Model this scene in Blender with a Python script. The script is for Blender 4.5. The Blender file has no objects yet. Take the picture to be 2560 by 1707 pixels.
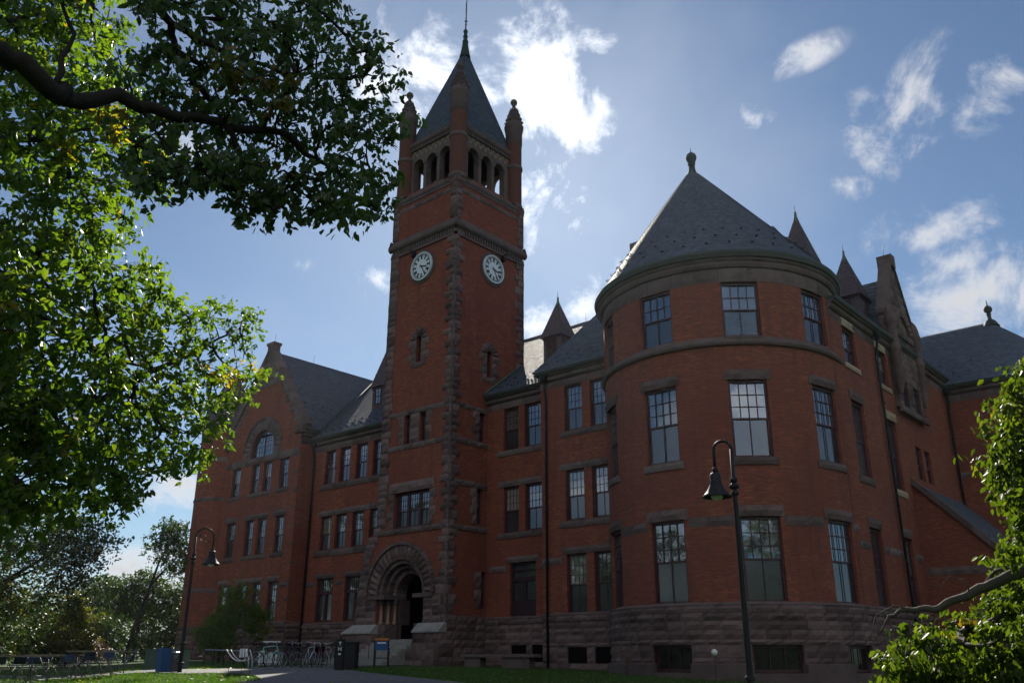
import bpy, math, random
import numpy as np
from math import sin, cos, pi, radians, hypot, sqrt, atan2
from mathutils import Vector, Matrix, noise as mn

SC = bpy.context.scene
COL = SC.collection
# ------------------------------------------------------------ camera
cam = bpy.data.cameras.new('camera'); cam.sensor_width = 36.0; cam.lens = 30.957
cam.clip_start = 0.1; cam.clip_end = 5000
camo = bpy.data.objects.new('camera', cam); COL.objects.link(camo)
camo.location = (0, 0, 1.6)
_P, _R, _Y = 0.346527, 0.003231, -0.721308
_f = Vector((sin(_Y)*cos(_P), cos(_Y)*cos(_P), sin(_P)))
_r0 = Vector((cos(_Y), -sin(_Y), 0)); _u0 = _r0.cross(_f)
_r = _r0*cos(_R) + _u0*sin(_R); _u = _r.cross(_f)
camo.rotation_euler = Matrix((_r, _u, -_f)).transposed().to_euler()
SC.camera = camo
# ------------------------------------------------------------ exposure, sun, sky
SUN_EL, SUN_AZ = radians(32.3), radians(-42.9)        # azimuth from +Y towards +X
SKY_STRENGTH = 0.052
SUN_STRENGTH = 5.0
SC.view_settings.view_transform = 'Standard'; SC.view_settings.look = 'None'
SC.view_settings.gamma = 1.0; SC.view_settings.exposure = 0.76
SC.view_settings.use_curve_mapping = False
SC.render.engine = 'CYCLES'
SC.cycles.max_bounces = 8; SC.cycles.transparent_max_bounces = 8
SC.cycles.caustics_reflective = False; SC.cycles.caustics_refractive = False
SUNV = Vector((sin(SUN_AZ)*cos(SUN_EL), cos(SUN_AZ)*cos(SUN_EL), sin(SUN_EL)))
sl = bpy.data.lights.new('sun', 'SUN'); sl.energy = SUN_STRENGTH; sl.angle = radians(0.53); sl.color = (1.0, 0.93, 0.80)
so = bpy.data.objects.new('sun', sl); COL.objects.link(so)
so.rotation_euler = SUNV.to_track_quat('Z', 'Y').to_euler(); so.location = SUNV*200

def build_world():
    w = bpy.data.worlds.new('World'); SC.world = w; w.use_nodes = True
    nt = w.node_tree; N = nt.nodes; L = nt.links; N.clear()
    out = N.new('ShaderNodeOutputWorld'); bg = N.new('ShaderNodeBackground'); L.new(bg.outputs[0], out.inputs[0])
    sky = N.new('ShaderNodeTexSky'); sky.sky_type = 'NISHITA'; sky.sun_disc = False
    sky.sun_elevation = SUN_EL; sky.sun_rotation = SUN_AZ; sky.altitude = 150
    sky.air_density = 1.0; sky.dust_density = 0.35; sky.ozone_density = 2.5
    bg.inputs[1].default_value = SKY_STRENGTH
    tc = N.new('ShaderNodeTexCoord'); nrm = N.new('ShaderNodeVectorMath'); nrm.operation = 'NORMALIZE'
    L.new(tc.outputs['Generated'], nrm.inputs[0]); D = nrm.outputs[0]
    def math_(op, a, b=None, c=None, clamp=False):
        m = N.new('ShaderNodeMath'); m.operation = op; m.use_clamp = clamp
        for i, v in enumerate((a, b, c)):
            if v is None: continue
            if hasattr(v, 'default_value') or hasattr(v, 'is_output'): L.new(v, m.inputs[i])
            else: m.inputs[i].default_value = v
        return m.outputs[0]
    def dot(v):
        d = N.new('ShaderNodeVectorMath'); d.operation = 'DOT_PRODUCT'; L.new(D, d.inputs[0]); d.inputs[1].default_value = v
        return d.outputs['Value']
    # wispy cloud noise in direction space
    def fbm(scale, detail, rough, dist, off):
        mp = N.new('ShaderNodeMapping'); mp.inputs['Location'].default_value = off
        L.new(D, mp.inputs[0])
        n = N.new('ShaderNodeTexNoise'); n.inputs['Scale'].default_value = scale; n.inputs['Detail'].default_value = detail
        n.inputs['Roughness'].default_value = rough; n.inputs['Distortion'].default_value = dist
        L.new(mp.outputs[0], n.inputs['Vector']); return n.outputs['Fac']
    n1 = fbm(8.0, 12, 0.66, 0.6, (3.1, 0.4, 1.7)); n2 = fbm(30.0, 6, 0.6, 0.2, (0.2, 5.3, 2.2))
    # cloud banks: azimuth, elevation, half width, half height (degrees), tilt, density
    CL = CLOUDS
    tot = None
    for az, el, a, b, tilt, dens in CL:
        az, el = radians(az), radians(el)
        c = Vector((sin(az)*cos(el), cos(az)*cos(el), sin(el)))
        t = Vector((cos(az), -sin(az), 0)); u = t.cross(c)
        ct, st = cos(radians(tilt)), sin(radians(tilt))
        t2 = t*ct + u*st; u2 = u*ct - t*st
        x = math_('DIVIDE', dot(t2), math.tan(radians(a))); y = math_('DIVIDE', dot(u2), math.tan(radians(b)))
        r2 = math_('ADD', math_('MULTIPLY', x, x), math_('MULTIPLY', y, y))
        front = math_('GREATER_THAN', dot(c), 0.0)
        m = math_('MULTIPLY', math_('SUBTRACT', 1.0, math_('SQRT', r2), None, True), front)
        m = math_('MULTIPLY', m, dens*1.35)
        tot = m if tot is None else math_('MAXIMUM', tot, m)
    s = math_('ADD', math_('MULTIPLY', n1, 3.4), math_('MULTIPLY', n2, 1.3))
    s = math_('SUBTRACT', s, 2.50)
    s = math_('ADD', s, math_('MULTIPLY', tot, 1.15))
    edge = N.new('ShaderNodeMapRange'); edge.interpolation_type = 'SMOOTHSTEP'; edge.inputs['From Min'].default_value = 0.0
    edge.inputs['From Max'].default_value = 1.05; L.new(s, edge.inputs['Value'])
    cover = math_('MULTIPLY', edge.outputs[0], math_('MINIMUM', math_('MULTIPLY', tot, 9.0), 1.0))
    # faint high haze everywhere
    n3 = fbm(2.6, 5, 0.55, 0.3, (1.0, 2.0, 3.0))
    veil = N.new('ShaderNodeMapRange'); veil.inputs['From Min'].default_value = 0.5; veil.inputs['From Max'].default_value = 0.8
    veil.inputs['To Max'].default_value = 0.16; L.new(n3, veil.inputs['Value'])
    cover = math_('MAXIMUM', cover, veil.outputs[0])
    # cloud radiance: lit from the sun, silver near it, greyer cores away from it
    sd = math_('MAXIMUM', dot(SUNV), 0.0)
    glow = math_('ADD', math_('MULTIPLY', math_('POWER', sd, 50.0), 13.0), math_('MULTIPLY', math_('POWER', sd, 6.0), 1.4))
    core = math_('SUBTRACT', 1.0, math_('MULTIPLY', math_('SUBTRACT', s, 0.60, None, True), 0.42))
    anti = math_('MULTIPLY', math_('MAXIMUM', math_('MULTIPLY', dot(SUNV), -1.0), 0.0), 9.0)      # brightens the unseen banks added behind the viewpoint to light the front
    lum = math_('MULTIPLY', math_('ADD', math_('ADD', glow, anti), 8.5), core)
    cc = N.new('ShaderNodeVectorMath'); cc.operation = 'SCALE'; cc.inputs[0].default_value = (0.97, 0.98, 1.02); L.new(lum, cc.inputs['Scale'])
    mix = N.new('ShaderNodeMix'); mix.data_type = 'RGBA'
    L.new(cover, mix.inputs['Factor']); 
    tint = N.new('ShaderNodeVectorMath'); tint.operation = 'MULTIPLY'; tint.inputs[1].default_value = SKY_TINT
    L.new(sky.outputs[0], tint.inputs[0]); L.new(tint.outputs[0], mix.inputs[6]); L.new(cc.outputs[0], mix.inputs[7])
    L.new(mix.outputs[2], bg.inputs[0])
SKY_TINT = (0.68, 0.81, 0.91)
CLOUDS = []
CLOUDS = [(140, 35, 55, 22, 0, 0.8), (100, 60, 35, 20, 0, 0.7), (180, 55, 40, 22, 10, 0.8), (150, 12, 60, 8, 0, 0.8), (75, 25, 30, 14, 0, 0.7), (-47.59, 36.69, 5.56, 4.45, -17.6, 0.663), (-49.62, 34.88, 2.61, 4.1, 63.2, 0.6240000000000001), (-45.08, 35.6, 2.99, 2.99, -38.4, 0.5459999999999999), (-38.0, 35.63, 7.11, 3.55, -62.8, 0.78), (-36.52, 33.89, 3.39, 3.76, -71.2, 0.741), (-34.5, 38.33, 2.71, 1.68, -32.3, 0.4275), (-40.77, 38.98, 4.08, 1.2, -40.0, 0.38), (-38.72, 28.96, 4.54, 2.75, 29.2, 0.475), (-39.76, 27.44, 2.85, 3.02, -0.4, 0.475), (-36.86, 27.39, 1.99, 1.0, -1.6, 0.475), (-38.09, 31.21, 1.69, 0.89, -0.8, 0.285), (-50.64, 23.79, 2.84, 1.5, 13.3, 0.475), (-35.72, 22.72, 3.37, 2.52, 43.0, 0.68), (-38.82, 21.5, 2.3, 1.52, 29.2, 0.4275), (-12.63, 24.46, 4.9, 2.07, 0.8, 0.68), (-12.91, 31.99, 4.56, 2.24, 50.3, 0.36), (-14.99, 30.25, 2.59, 3.65, 41.3, 0.324), (-8.62, 31.21, 2.94, 2.16, 44.0, 0.36), (-24.1, 32.92, 2.16, 1.19, -6.1, 0.36), (-17.82, 27.71, 1.59, 1.03, -7.8, 0.2592), (-19.62, 35.84, 3.13, 1.15, 12.6, 0.18), (-11.6, 20.15, 5.98, 3.55, 25.6, 0.8), (-12.14, 22.12, 4.89, 2.26, 10.3, 0.6400000000000001), (-9.0, 22.41, 2.49, 1.75, -10.5, 0.36), (-13.73, 19.45, 3.1, 1.83, -9.3, 0.36), (-9.9, 16.61, 2.2, 1.83, -10.3, 0.5599999999999999), (-62.04, 9.92, 3.91, 1.57, -0.9, 0.68), (-64.79, 5.58, 3.39, 1.13, 8.0, 0.6000000000000001), (-64.69, 4.91, 4.51, 1.69, 8.6, 0.6400000000000001), (-63.97, 9.08, 2.36, 1.16, 7.8, 0.475), (-62.44, 4.32, 3.43, 1.52, 7.5, 0.5599999999999999), (-56.43, 24.2, 1.39, 0.74, 5.0, 0.19), (-64.2, 30.58, 3.17, 1.87, 8.1, 0.2375)]  # the leading wide banks are unseen, added to fill the front with light

build_world()

# ------------------------------------------------------------ object helpers
def tag(o, label=None, cat=None, group=None, kind=None):
    if label: o['label'] = label
    if cat: o['category'] = cat
    if group: o['group'] = group
    if kind: o['kind'] = kind
    return o
def thing(name, label, cat, loc=(0, 0, 0), rz=0.0, group=None):
    o = bpy.data.objects.new(name, None); COL.objects.link(o); o.empty_display_size = 0.3
    o.location = loc; o.rotation_euler = (0, 0, rz); return tag(o, label, cat, group)
def kids(o): return [c for c in bpy.data.objects if c.parent == o]
def dup(root, loc, rz=None, label=None, kidmap=None):
    r = root.copy(); COL.objects.link(r); r.location = loc
    if rz is not None: r.rotation_euler = (0, 0, rz)
    if label: r['label'] = label
    for ch in kids(root):
        c = ch.copy(); COL.objects.link(c); c.parent = r
        for g in kids(ch):
            d = g.copy(); COL.objects.link(d); d.parent = c
    return r

class MB:
    def __init__(s): s.v = []; s.f = []; s.uv = []; s.t = []; s.sm = []
    def face(s, pts, uvs=None, tint=0.5, smooth=False):
        n = len(s.v); s.v.extend(pts); s.f.append(tuple(range(n, n+len(pts))))
        s.uv.extend(uvs if uvs else [(p[0]+p[1], p[2]) for p in pts]); s.t.append(tint); s.sm.append(smooth)
    def grid(s, P, nu, nv, UV=None, tint=0.5, smooth=False, closed=False):
        n = len(s.v)
        for j in range(nv+1):
            for i in range(nu+1): s.v.append(P(i, j))
        for j in range(nv):
            for i in range(nu):
                a = n+j*(nu+1)+i; idx = (a, a+1, a+nu+2, a+nu+1)
                s.f.append(idx)
                for (ii, jj) in ((i, j), (i+1, j), (i+1, j+1), (i, j+1)):
                    if UV: s.uv.append(UV(ii, jj))
                    else:
                        q = s.v[n+jj*(nu+1)+ii]; s.uv.append((q[0]+q[1], q[2]))
                s.t.append(tint); s.sm.append(smooth)
    def box(s, x0, x1, y0, y1, z0, z1, tint=0.5):
        a = [(x0, y0, z0), (x1, y0, z0), (x1, y1, z0), (x0, y1, z0), (x0, y0, z1), (x1, y0, z1), (x1, y1, z1), (x0, y1, z1)]
        for q, ax in (((0, 1, 5, 4), 0), ((1, 2, 6, 5), 1), ((2, 3, 7, 6), 0), ((3, 0, 4, 7), 1), ((4, 5, 6, 7), 2), ((3, 2, 1, 0), 2)):
            pts = [a[i] for i in q]
            s.face(pts, [(p[ax], p[2]) if ax < 2 else (p[0], p[1]) for p in pts], tint)
    def tube(s, pts, radii, seg=8, cap=True, tint=0.5, smooth=True):
        pts = [Vector(p) for p in pts]
        if not hasattr(radii, '__len__'): radii = [radii]*len(pts)
        n0 = len(s.v); up = None
        for i, p in enumerate(pts):
            d = (pts[min(i+1, len(pts)-1)] - pts[max(i-1, 0)])
            if d.length < 1e-6: d = Vector((0, 0, 1))
            d.normalize()
            if up is None: up = d.orthogonal().normalized()
            else:
                up = (up - d*up.dot(d))
                if up.length < 1e-4: up = d.orthogonal()
                up.normalize()
            w = d.cross(up)
            for k in range(seg):
                a = 2*pi*k/seg; s.v.append(tuple(p + (up*cos(a) + w*sin(a))*radii[i]))
        for i in range(len(pts)-1):
            for k in range(seg):
                a = n0+i*seg+k; b = n0+i*seg+(k+1) % seg
                s.f.append((a, b, b+seg, a+seg)); s.uv.extend([(k/seg, i), ((k+1)/seg, i), ((k+1)/seg, i+1), (k/seg, i+1)]); s.t.append(tint); s.sm.append(smooth)
        if cap:
            s.f.append(tuple(n0+k for k in range(seg))[::-1]); s.uv.extend([(0, 0)]*seg); s.t.append(tint); s.sm.append(False)
            m = n0+(len(pts)-1)*seg
            s.f.append(tuple(m+k for k in range(seg))); s.uv.extend([(0, 0)]*seg); s.t.append(tint); s.sm.append(False)
    def lathe(s, prof, c=(0, 0), seg=24, a0=0.0, a1=2*pi, tint=0.5, smooth=True, rref=None):
        R = rref or max(r for r, z in prof)
        P = lambda i, j: (c[0]+prof[j][0]*cos(a0+(a1-a0)*i/seg), c[1]+prof[j][0]*sin(a0+(a1-a0)*i/seg), prof[j][1])
        UV = lambda i, j: ((a0+(a1-a0)*i/seg)*R, prof[j][1])
        s.grid(P, seg, len(prof)-1, UV, tint, smooth)
    def build(s, name, mat, parent=None, weld=False):
        me = bpy.data.meshes.new(name); me.from_pydata([tuple(p) for p in s.v], [], s.f); me.materials.append(mat)
        uv = me.uv_layers.new(name='UVMap'); uv.data.foreach_set('uv', np.array(s.uv, dtype=np.float32).ravel())
        at = me.attributes.new('tint', 'FLOAT', 'FACE'); at.data.foreach_set('value', np.array(s.t, dtype=np.float32))
        me.polygons.foreach_set('use_smooth', s.sm); me.update()
        o = bpy.data.objects.new(name, me); COL.objects.link(o)
        if parent: o.parent = parent
        return o

# ------------------------------------------------------------ materials
def mat(name):
    m = bpy.data.materials.new(name); m.use_nodes = True; nt = m.node_tree; nt.nodes.clear()
    out = nt.nodes.new('ShaderNodeOutputMaterial'); return m, nt, nt.nodes, nt.links, out
def prin(N, L, out, col=None, rough=0.8, spec=0.3, metal=0.0):
    p = N.new('ShaderNodeBsdfPrincipled'); p.inputs['Roughness'].default_value = rough
    p.inputs['Specular IOR Level'].default_value = spec; p.inputs['Metallic'].default_value = metal
    if col is not None: p.inputs['Base Color'].default_value = (*col, 1)
    L.new(p.outputs[0], out.inputs[0]); return p
def ramp(N, L, fac, stops):
    r = N.new('ShaderNodeValToRGB'); e = r.color_ramp.elements
    while len(e) < len(stops): e.new(0.5)
    for i, (pos, c) in enumerate(stops): e[i].position = pos; e[i].color = (*c, 1)
    L.new(fac, r.inputs[0]); return r.outputs[0]
def tex(N, L, vec, scale, detail=5, rough=0.6, dist=0.0):
    n = N.new('ShaderNodeTexNoise'); n.inputs['Scale'].default_value = scale; n.inputs['Detail'].default_value = detail
    n.inputs['Roughness'].default_value = rough; n.inputs['Distortion'].default_value = dist
    if vec is not None: L.new(vec, n.inputs['Vector'])
    return n.outputs['Fac']
def mixc(N, L, fac, a, b, mode='MIX'):
    m = N.new('ShaderNodeMix'); m.data_type = 'RGBA'; m.blend_type = mode
    for i, v in ((0, fac), (6, a), (7, b)):
        if isinstance(v, (int, float)): m.inputs[i].default_value = v
        elif isinstance(v, tuple): m.inputs[i].default_value = (*v, 1)
        else: L.new(v, m.inputs[i])
    return m.outputs[2]
def bump(N, L, h, strength, dist, p):
    b = N.new('ShaderNodeBump'); b.inputs['Strength'].default_value = strength; b.inputs['Distance'].default_value = dist
    L.new(h, b.inputs['Height']); L.new(b.outputs[0], p.inputs['Normal']); return b
def posn(N): return N.new('ShaderNodeNewGeometry').outputs['Position']
def attr(N, name='tint'):
    a = N.new('ShaderNodeAttribute'); a.attribute_name = name; return a.outputs['Fac']

def m_brick(name='red_brick', backlit=0.0):
    m, nt, N, L, out = mat(name); p = prin(N, L, out, rough=0.85, spec=0.25)
    uv = N.new('ShaderNodeUVMap').outputs[0]
    b = N.new('ShaderNodeTexBrick'); L.new(uv, b.inputs['Vector']); b.offset = 0.5
    b.inputs['Scale'].default_value = 1.0; b.inputs['Brick Width'].default_value = 0.215; b.inputs['Row Height'].default_value = 0.0735
    b.inputs['Mortar Size'].default_value = 0.007; b.inputs['Mortar Smooth'].default_value = 0.3
    b.inputs['Color1'].default_value = (0.41, 0.118, 0.052, 1); b.inputs['Color2'].default_value = (0.17, 0.050, 0.032, 1)
    b.inputs['Mortar'].default_value = (0.20, 0.115, 0.085, 1); b.inputs['Bias'].default_value = 0.0
    P = posn(N)
    n = tex(N, L, P, 0.35, 6, 0.65, 0.4); c = mixc(N, L, ramp(N, L, n, [(0.35, (0, 0, 0)), (0.7, (1, 1, 1))]), b.outputs['Color'], (0.20, 0.060, 0.040))
    m2 = N.new('ShaderNodeMapping'); m2.inputs['Scale'].default_value = (1.4, 1.4, 12); L.new(P, m2.inputs[0])
    n2 = tex(N, L, m2.outputs[0], 1.0, 4, 0.7)
    c = mixc(N, L, ramp(N, L, n2, [(0.38, (0, 0, 0)), (0.68, (0.85, 0.85, 0.85))]), c, (0.15, 0.046, 0.032))
    m3 = N.new('ShaderNodeMapping'); m3.inputs['Scale'].default_value = (2.2, 2.2, 0.16); L.new(P, m3.inputs[0])
    n3 = tex(N, L, m3.outputs[0], 1.0, 5, 0.6)          # rain streaks
    c = mixc(N, L, ramp(N, L, n3, [(0.5, (0, 0, 0)), (0.8, (0.7, 0.7, 0.7))]), c, (0.10, 0.045, 0.035))
    if backlit: c = mixc(N, L, backlit, c, (0.10, 0.055, 0.045))  # mixes in a dark tone imitating the backlit, glare-dulled look
    L.new(c, p.inputs['Base Color'])
    inv = N.new('ShaderNodeMath'); inv.operation = 'SUBTRACT'; inv.inputs[0].default_value = 1; L.new(b.outputs['Fac'], inv.inputs[1])
    bump(N, L, inv.outputs[0], 0.5, 0.01, p); return m
def m_stone(name, dark, light, rough_h=0.05, moss=0.0):
    m, nt, N, L, out = mat(name); p = prin(N, L, out, rough=0.9, spec=0.2)
    P = posn(N); t = attr(N)
    n = tex(N, L, P, 3.0, 8, 0.7, 0.5)
    a = N.new('ShaderNodeMath'); a.operation = 'MULTIPLY_ADD'; L.new(t, a.inputs[0]); a.inputs[1].default_value = 0.55
    b_ = N.new('ShaderNodeMath'); b_.operation = 'MULTIPLY'; L.new(n, b_.inputs[0]); b_.inputs[1].default_value = 0.55; L.new(b_.outputs[0], a.inputs[2])
    c = ramp(N, L, a.outputs[0], [(0.15, dark), (0.85, light)])
    st = tex(N, L, P, 0.9, 6, 0.7, 0.3)
    c = mixc(N, L, ramp(N, L, st, [(0.45, (0, 0, 0)), (0.75, (0.6, 0.6, 0.6))]), c, tuple(x*0.45 for x in dark))
    if moss:
        g = tex(N, L, P, 1.7, 5, 0.6, 0.2)
        c = mixc(N, L, ramp(N, L, g, [(0.55, (0, 0, 0)), (0.7, (moss, moss, moss))]), c, (0.075, 0.085, 0.05))
    L.new(c, p.inputs['Base Color'])
    bump(N, L, tex(N, L, P, 7.0, 8, 0.7), 0.9, rough_h, p); return m
def m_slate(name, c1, c2, rough=0.42, bw=0.30, rh=0.2, spec=0.5):
    m, nt, N, L, out = mat(name); p = prin(N, L, out, rough=rough, spec=spec)
    uv = N.new('ShaderNodeUVMap').outputs[0]
    b = N.new('ShaderNodeTexBrick'); L.new(uv, b.inputs['Vector']); b.inputs['Scale'].default_value = 1.0
    b.inputs['Brick Width'].default_value = bw; b.inputs['Row Height'].default_value = rh; b.inputs['Mortar Size'].default_value = 0.008
    b.inputs['Color1'].default_value = (*c1, 1); b.inputs['Color2'].default_value = (*c2, 1)
    b.inputs['Mortar'].default_value = (*[x*0.35 for x in c1], 1)
    n = tex(N, L, posn(N), 1.3, 6, 0.65)
    c = mixc(N, L, ramp(N, L, n, [(0.4, (0, 0, 0)), (0.75, (0.7, 0.7, 0.7))]), b.outputs['Color'], tuple(x*0.55 for x in c1))
    L.new(c, p.inputs['Base Color'])
    n4 = tex(N, L, uv, 3.4, 3, 0.5)
    rr = N.new('ShaderNodeMapRange'); rr.inputs['To Min'].default_value = rough-0.1; rr.inputs['To Max'].default_value = rough+0.2; L.new(n4, rr.inputs['Value']); L.new(rr.outputs[0], p.inputs['Roughness'])
    inv = N.new('ShaderNodeMath'); inv.operation = 'SUBTRACT'; L.new(n4, inv.inputs[0]); L.new(b.outputs['Fac'], inv.inputs[1])
    bump(N, L, inv.outputs[0], 0.8, 0.03, p); return m
def m_plain(name, col, rough=0.7, spec=0.3, metal=0.0, var=0.25, scale=6.0, emis=None):
    m, nt, N, L, out = mat(name); p = prin(N, L, out, rough=rough, spec=spec, metal=metal)
    n = tex(N, L, posn(N), scale, 5, 0.6)
    c = mixc(N, L, n, tuple(x*(1-var) for x in col), tuple(min(1, x*(1+var)) for x in col)); L.new(c, p.inputs['Base Color'])
    return m
def m_glass(name, gloss, dark, rough, blind=None, wob=0.0):
    m, nt, N, L, out = mat(name)
    d = N.new('ShaderNodeBsdfDiffuse'); P = posn(N)
    n = tex(N, L, P, 0.8, 4, 0.6)
    c = mixc(N, L, ramp(N, L, n, [(0.35, (0, 0, 0)), (0.65, (1, 1, 1))]), tuple(x*0.4 for x in dark), dark); t3 = N.new('ShaderNodeMath'); t3.operation = 'POWER'; L.new(attr(N), t3.inputs[0]); t3.inputs[1].default_value = 5.0
    c = mixc(N, L, t3.outputs[0], c, (0.26, 0.25, 0.20)); L.new(c, d.inputs[0])
    g = N.new('ShaderNodeBsdfGlossy'); g.inputs['Roughness'].default_value = rough; g.inputs['Color'].default_value = (0.86, 0.93, 1.0, 1)
    if wob:
        b = N.new('ShaderNodeBump'); b.inputs['Strength'].default_value = wob; b.inputs['Distance'].default_value = 0.02
        L.new(tex(N, L, P, 2.2, 2, 0.5), b.inputs['Height']); L.new(b.outputs[0], g.inputs['Normal'])
    fr = N.new('ShaderNodeFresnel'); fr.inputs['IOR'].default_value = 1.5
    a = N.new('ShaderNodeMath'); a.operation = 'ADD'; a.use_clamp = True; L.new(fr.outputs[0], a.inputs[0]); a.inputs[1].default_value = gloss
    mx = N.new('ShaderNodeMixShader'); L.new(a.outputs[0], mx.inputs[0]); L.new(d.outputs[0], mx.inputs[1]); L.new(g.outputs[0], mx.inputs[2]); L.new(mx.outputs[0], out.inputs[0])
    return m
def m_leaf(name, cols, trans, transcol=1.6, rough=0.45, tw=0.55):
    m, nt, N, L, out = mat(name); t = attr(N)
    c = ramp(N, L, t, cols)
    d = N.new('ShaderNodeBsdfPrincipled'); d.inputs['Roughness'].default_value = rough; d.inputs['Specular IOR Level'].default_value = 0.45; L.new(c, d.inputs['Base Color'])
    tr = N.new('ShaderNodeBsdfTranslucent')
    k = N.new('ShaderNodeVectorMath'); k.operation = 'MULTIPLY'; L.new(c, k.inputs[0]); k.inputs[1].default_value = trans; L.new(k.outputs[0], tr.inputs[0])
    mx = N.new('ShaderNodeMixShader'); mx.inputs[0].default_value = tw; L.new(d.outputs[0], mx.inputs[1]); L.new(tr.outputs[0], mx.inputs[2]); L.new(mx.outputs[0], out.inputs[0])
    return m
M = {}
M['brick'] = m_brick(); M['brick_soot'] = m_brick('weathered_brick', 0.7)  # second brick is a darker copy, tourelle glare and shade put into its colour
M['stone'] = m_stone('rock_faced_stone', (0.075, 0.050, 0.047), (0.22, 0.152, 0.138), 0.06, 0.10)
M['trim'] = m_stone('dressed_stone', (0.085, 0.060, 0.056), (0.185, 0.138, 0.128), 0.02, 0.12)
M['band'] = m_plain('banded_stone', (0.22, 0.17, 0.12), .85, .2)
M['pale'] = m_stone('pale_stone', (0.20, 0.195, 0.18), (0.34, 0.33, 0.30), 0.015, 0.2)
M['buff'] = m_stone('buff_stone', (0.33, 0.25, 0.17), (0.48, 0.38, 0.27), 0.015, 0.0)
M['slate'] = m_slate('grey_slate', (0.135, 0.160, 0.205), (0.070, 0.088, 0.120), 0.62, spec=0.25)
M['slate_purple'] = m_slate('purple_slate', (0.12, 0.086, 0.098), (0.085, 0.066, 0.082), 0.65)
M['frame'] = m_plain('maroon_paint', (0.060, 0.020, 0.026), 0.45, 0.4)
M['sash'] = m_plain('dark_sash_paint', (0.030, 0.014, 0.018), 0.5, 0.4)
M['glass'] = m_glass('upper_glass', 0.22, (0.06, 0.066, 0.072), 0.03, wob=0.08)
M['dim_glass'] = m_glass('basement_glass', 0.0, (0.02, 0.018, 0.015), 0.08)
M['screen'] = m_glass('screened_glass', 0.10, (0.04, 0.048, 0.056), 0.12, wob=0.1)
M['iron'] = m_plain('weathered_iron', (0.035, 0.05, 0.046), 0.7, 0.2)
M['copper'] = m_plain('weathered_copper', (0.085, 0.13, 0.10), 0.7, 0.3, 0.2, 0.5, 3.0)
M['gutter'] = m_plain('dark_green_gutter', (0.045, 0.055, 0.045), 0.6, 0.3, 0.0, 0.4, 3.0)
M['black'] = m_plain('black_metal', (0.014, 0.015, 0.018), 0.55, 0.3)
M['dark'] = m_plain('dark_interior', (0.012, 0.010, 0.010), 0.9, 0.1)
M['granite'] = m_plain('polished_granite', (0.20, 0.105, 0.065), 0.3, 0.5, 0, 0.3, 30)
M['white'] = m_plain('white_paint', (0.70, 0.72, 0.74), 0.4, 0.4, 0, 0.05)
M['clockblack'] = m_plain('clock_black', (0.03, 0.033, 0.038), 0.4, 0.4)
M['clockwhite'] = m_plain('clock_white', (0.68, 0.74, 0.78), 0.5, 0.3, 0, 0.08)
M['glow'] = m_plain('opal_glass', (0.75, 0.75, 0.68), 0.15, 0.6, 0, 0.03)
M['bark'] = m_stone('bark', (0.022, 0.018, 0.015), (0.06, 0.05, 0.042), 0.05)
M['bark_pale'] = m_stone('pale_bark', (0.06, 0.055, 0.045), (0.22, 0.20, 0.17), 0.04)
# ------------------------------------------------------------ wall surfaces (u along, z up, d outward)
class Plane:
    def __init__(s, axis, c, sign): s.a = axis; s.c = c; s.g = sign; s.seg = 1e9
    def P(s, u, z, d):
        if s.a == 'y': return (u, s.c + s.g*d, z)
        return (s.c + s.g*d, u, z)
    flip = property(lambda s: (s.a == 'y' and s.g > 0) or (s.a == 'x' and s.g < 0))
class Cyl:
    def __init__(s, cx, cy, r): s.cx, s.cy, s.r = cx, cy, r; s.seg = 0.38; s.flip = False
    def P(s, u, z, d): a = u/s.r; return (s.cx+(s.r+d)*cos(a), s.cy+(s.r+d)*sin(a), z)
def rnd(*k):
    h = sin(k[0]*127.1+k[1]*311.7+k[2]*74.7)*43758.5453; return h-math.floor(h)
def sface(mb, S, pts, tint=0.5):          # pts in (u,z,d)
    q = [S.P(*p) for p in pts]; uv = [(p[0]+p[2], p[1]) for p in pts]
    if abs(pts[0][1]-pts[2][1]) < 1e-6: uv = [(p[0], p[1]+p[2]) for p in pts]
    if S.flip: q.reverse(); uv.reverse()
    mb.face(q, uv, tint)
def splits(S, a, b):
    n = max(1, int(math.ceil((b-a)/S.seg-1e-6))); return [a+(b-a)*i/n for i in range(n+1)]
def sbox(mb, S, u0, u1, z0, z1, d0, d1, tint=0.5, ends=True):
    us = splits(S, u0, u1)
    for a, b in zip(us[:-1], us[1:]):
        sface(mb, S, [(a, z0, d1), (b, z0, d1), (b, z1, d1), (a, z1, d1)], tint)
        sface(mb, S, [(a, z1, d1), (b, z1, d1), (b, z1, d0), (a, z1, d0)], tint)
        sface(mb, S, [(a, z0, d0), (b, z0, d0), (b, z0, d1), (a, z0, d1)], tint)
    if ends:
        sface(mb, S, [(u0, z0, d0), (u0, z0, d1), (u0, z1, d1), (u0, z1, d0)], tint)
        sface(mb, S, [(u1, z0, d1), (u1, z0, d0), (u1, z1, d0), (u1, z1, d1)], tint)
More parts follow.
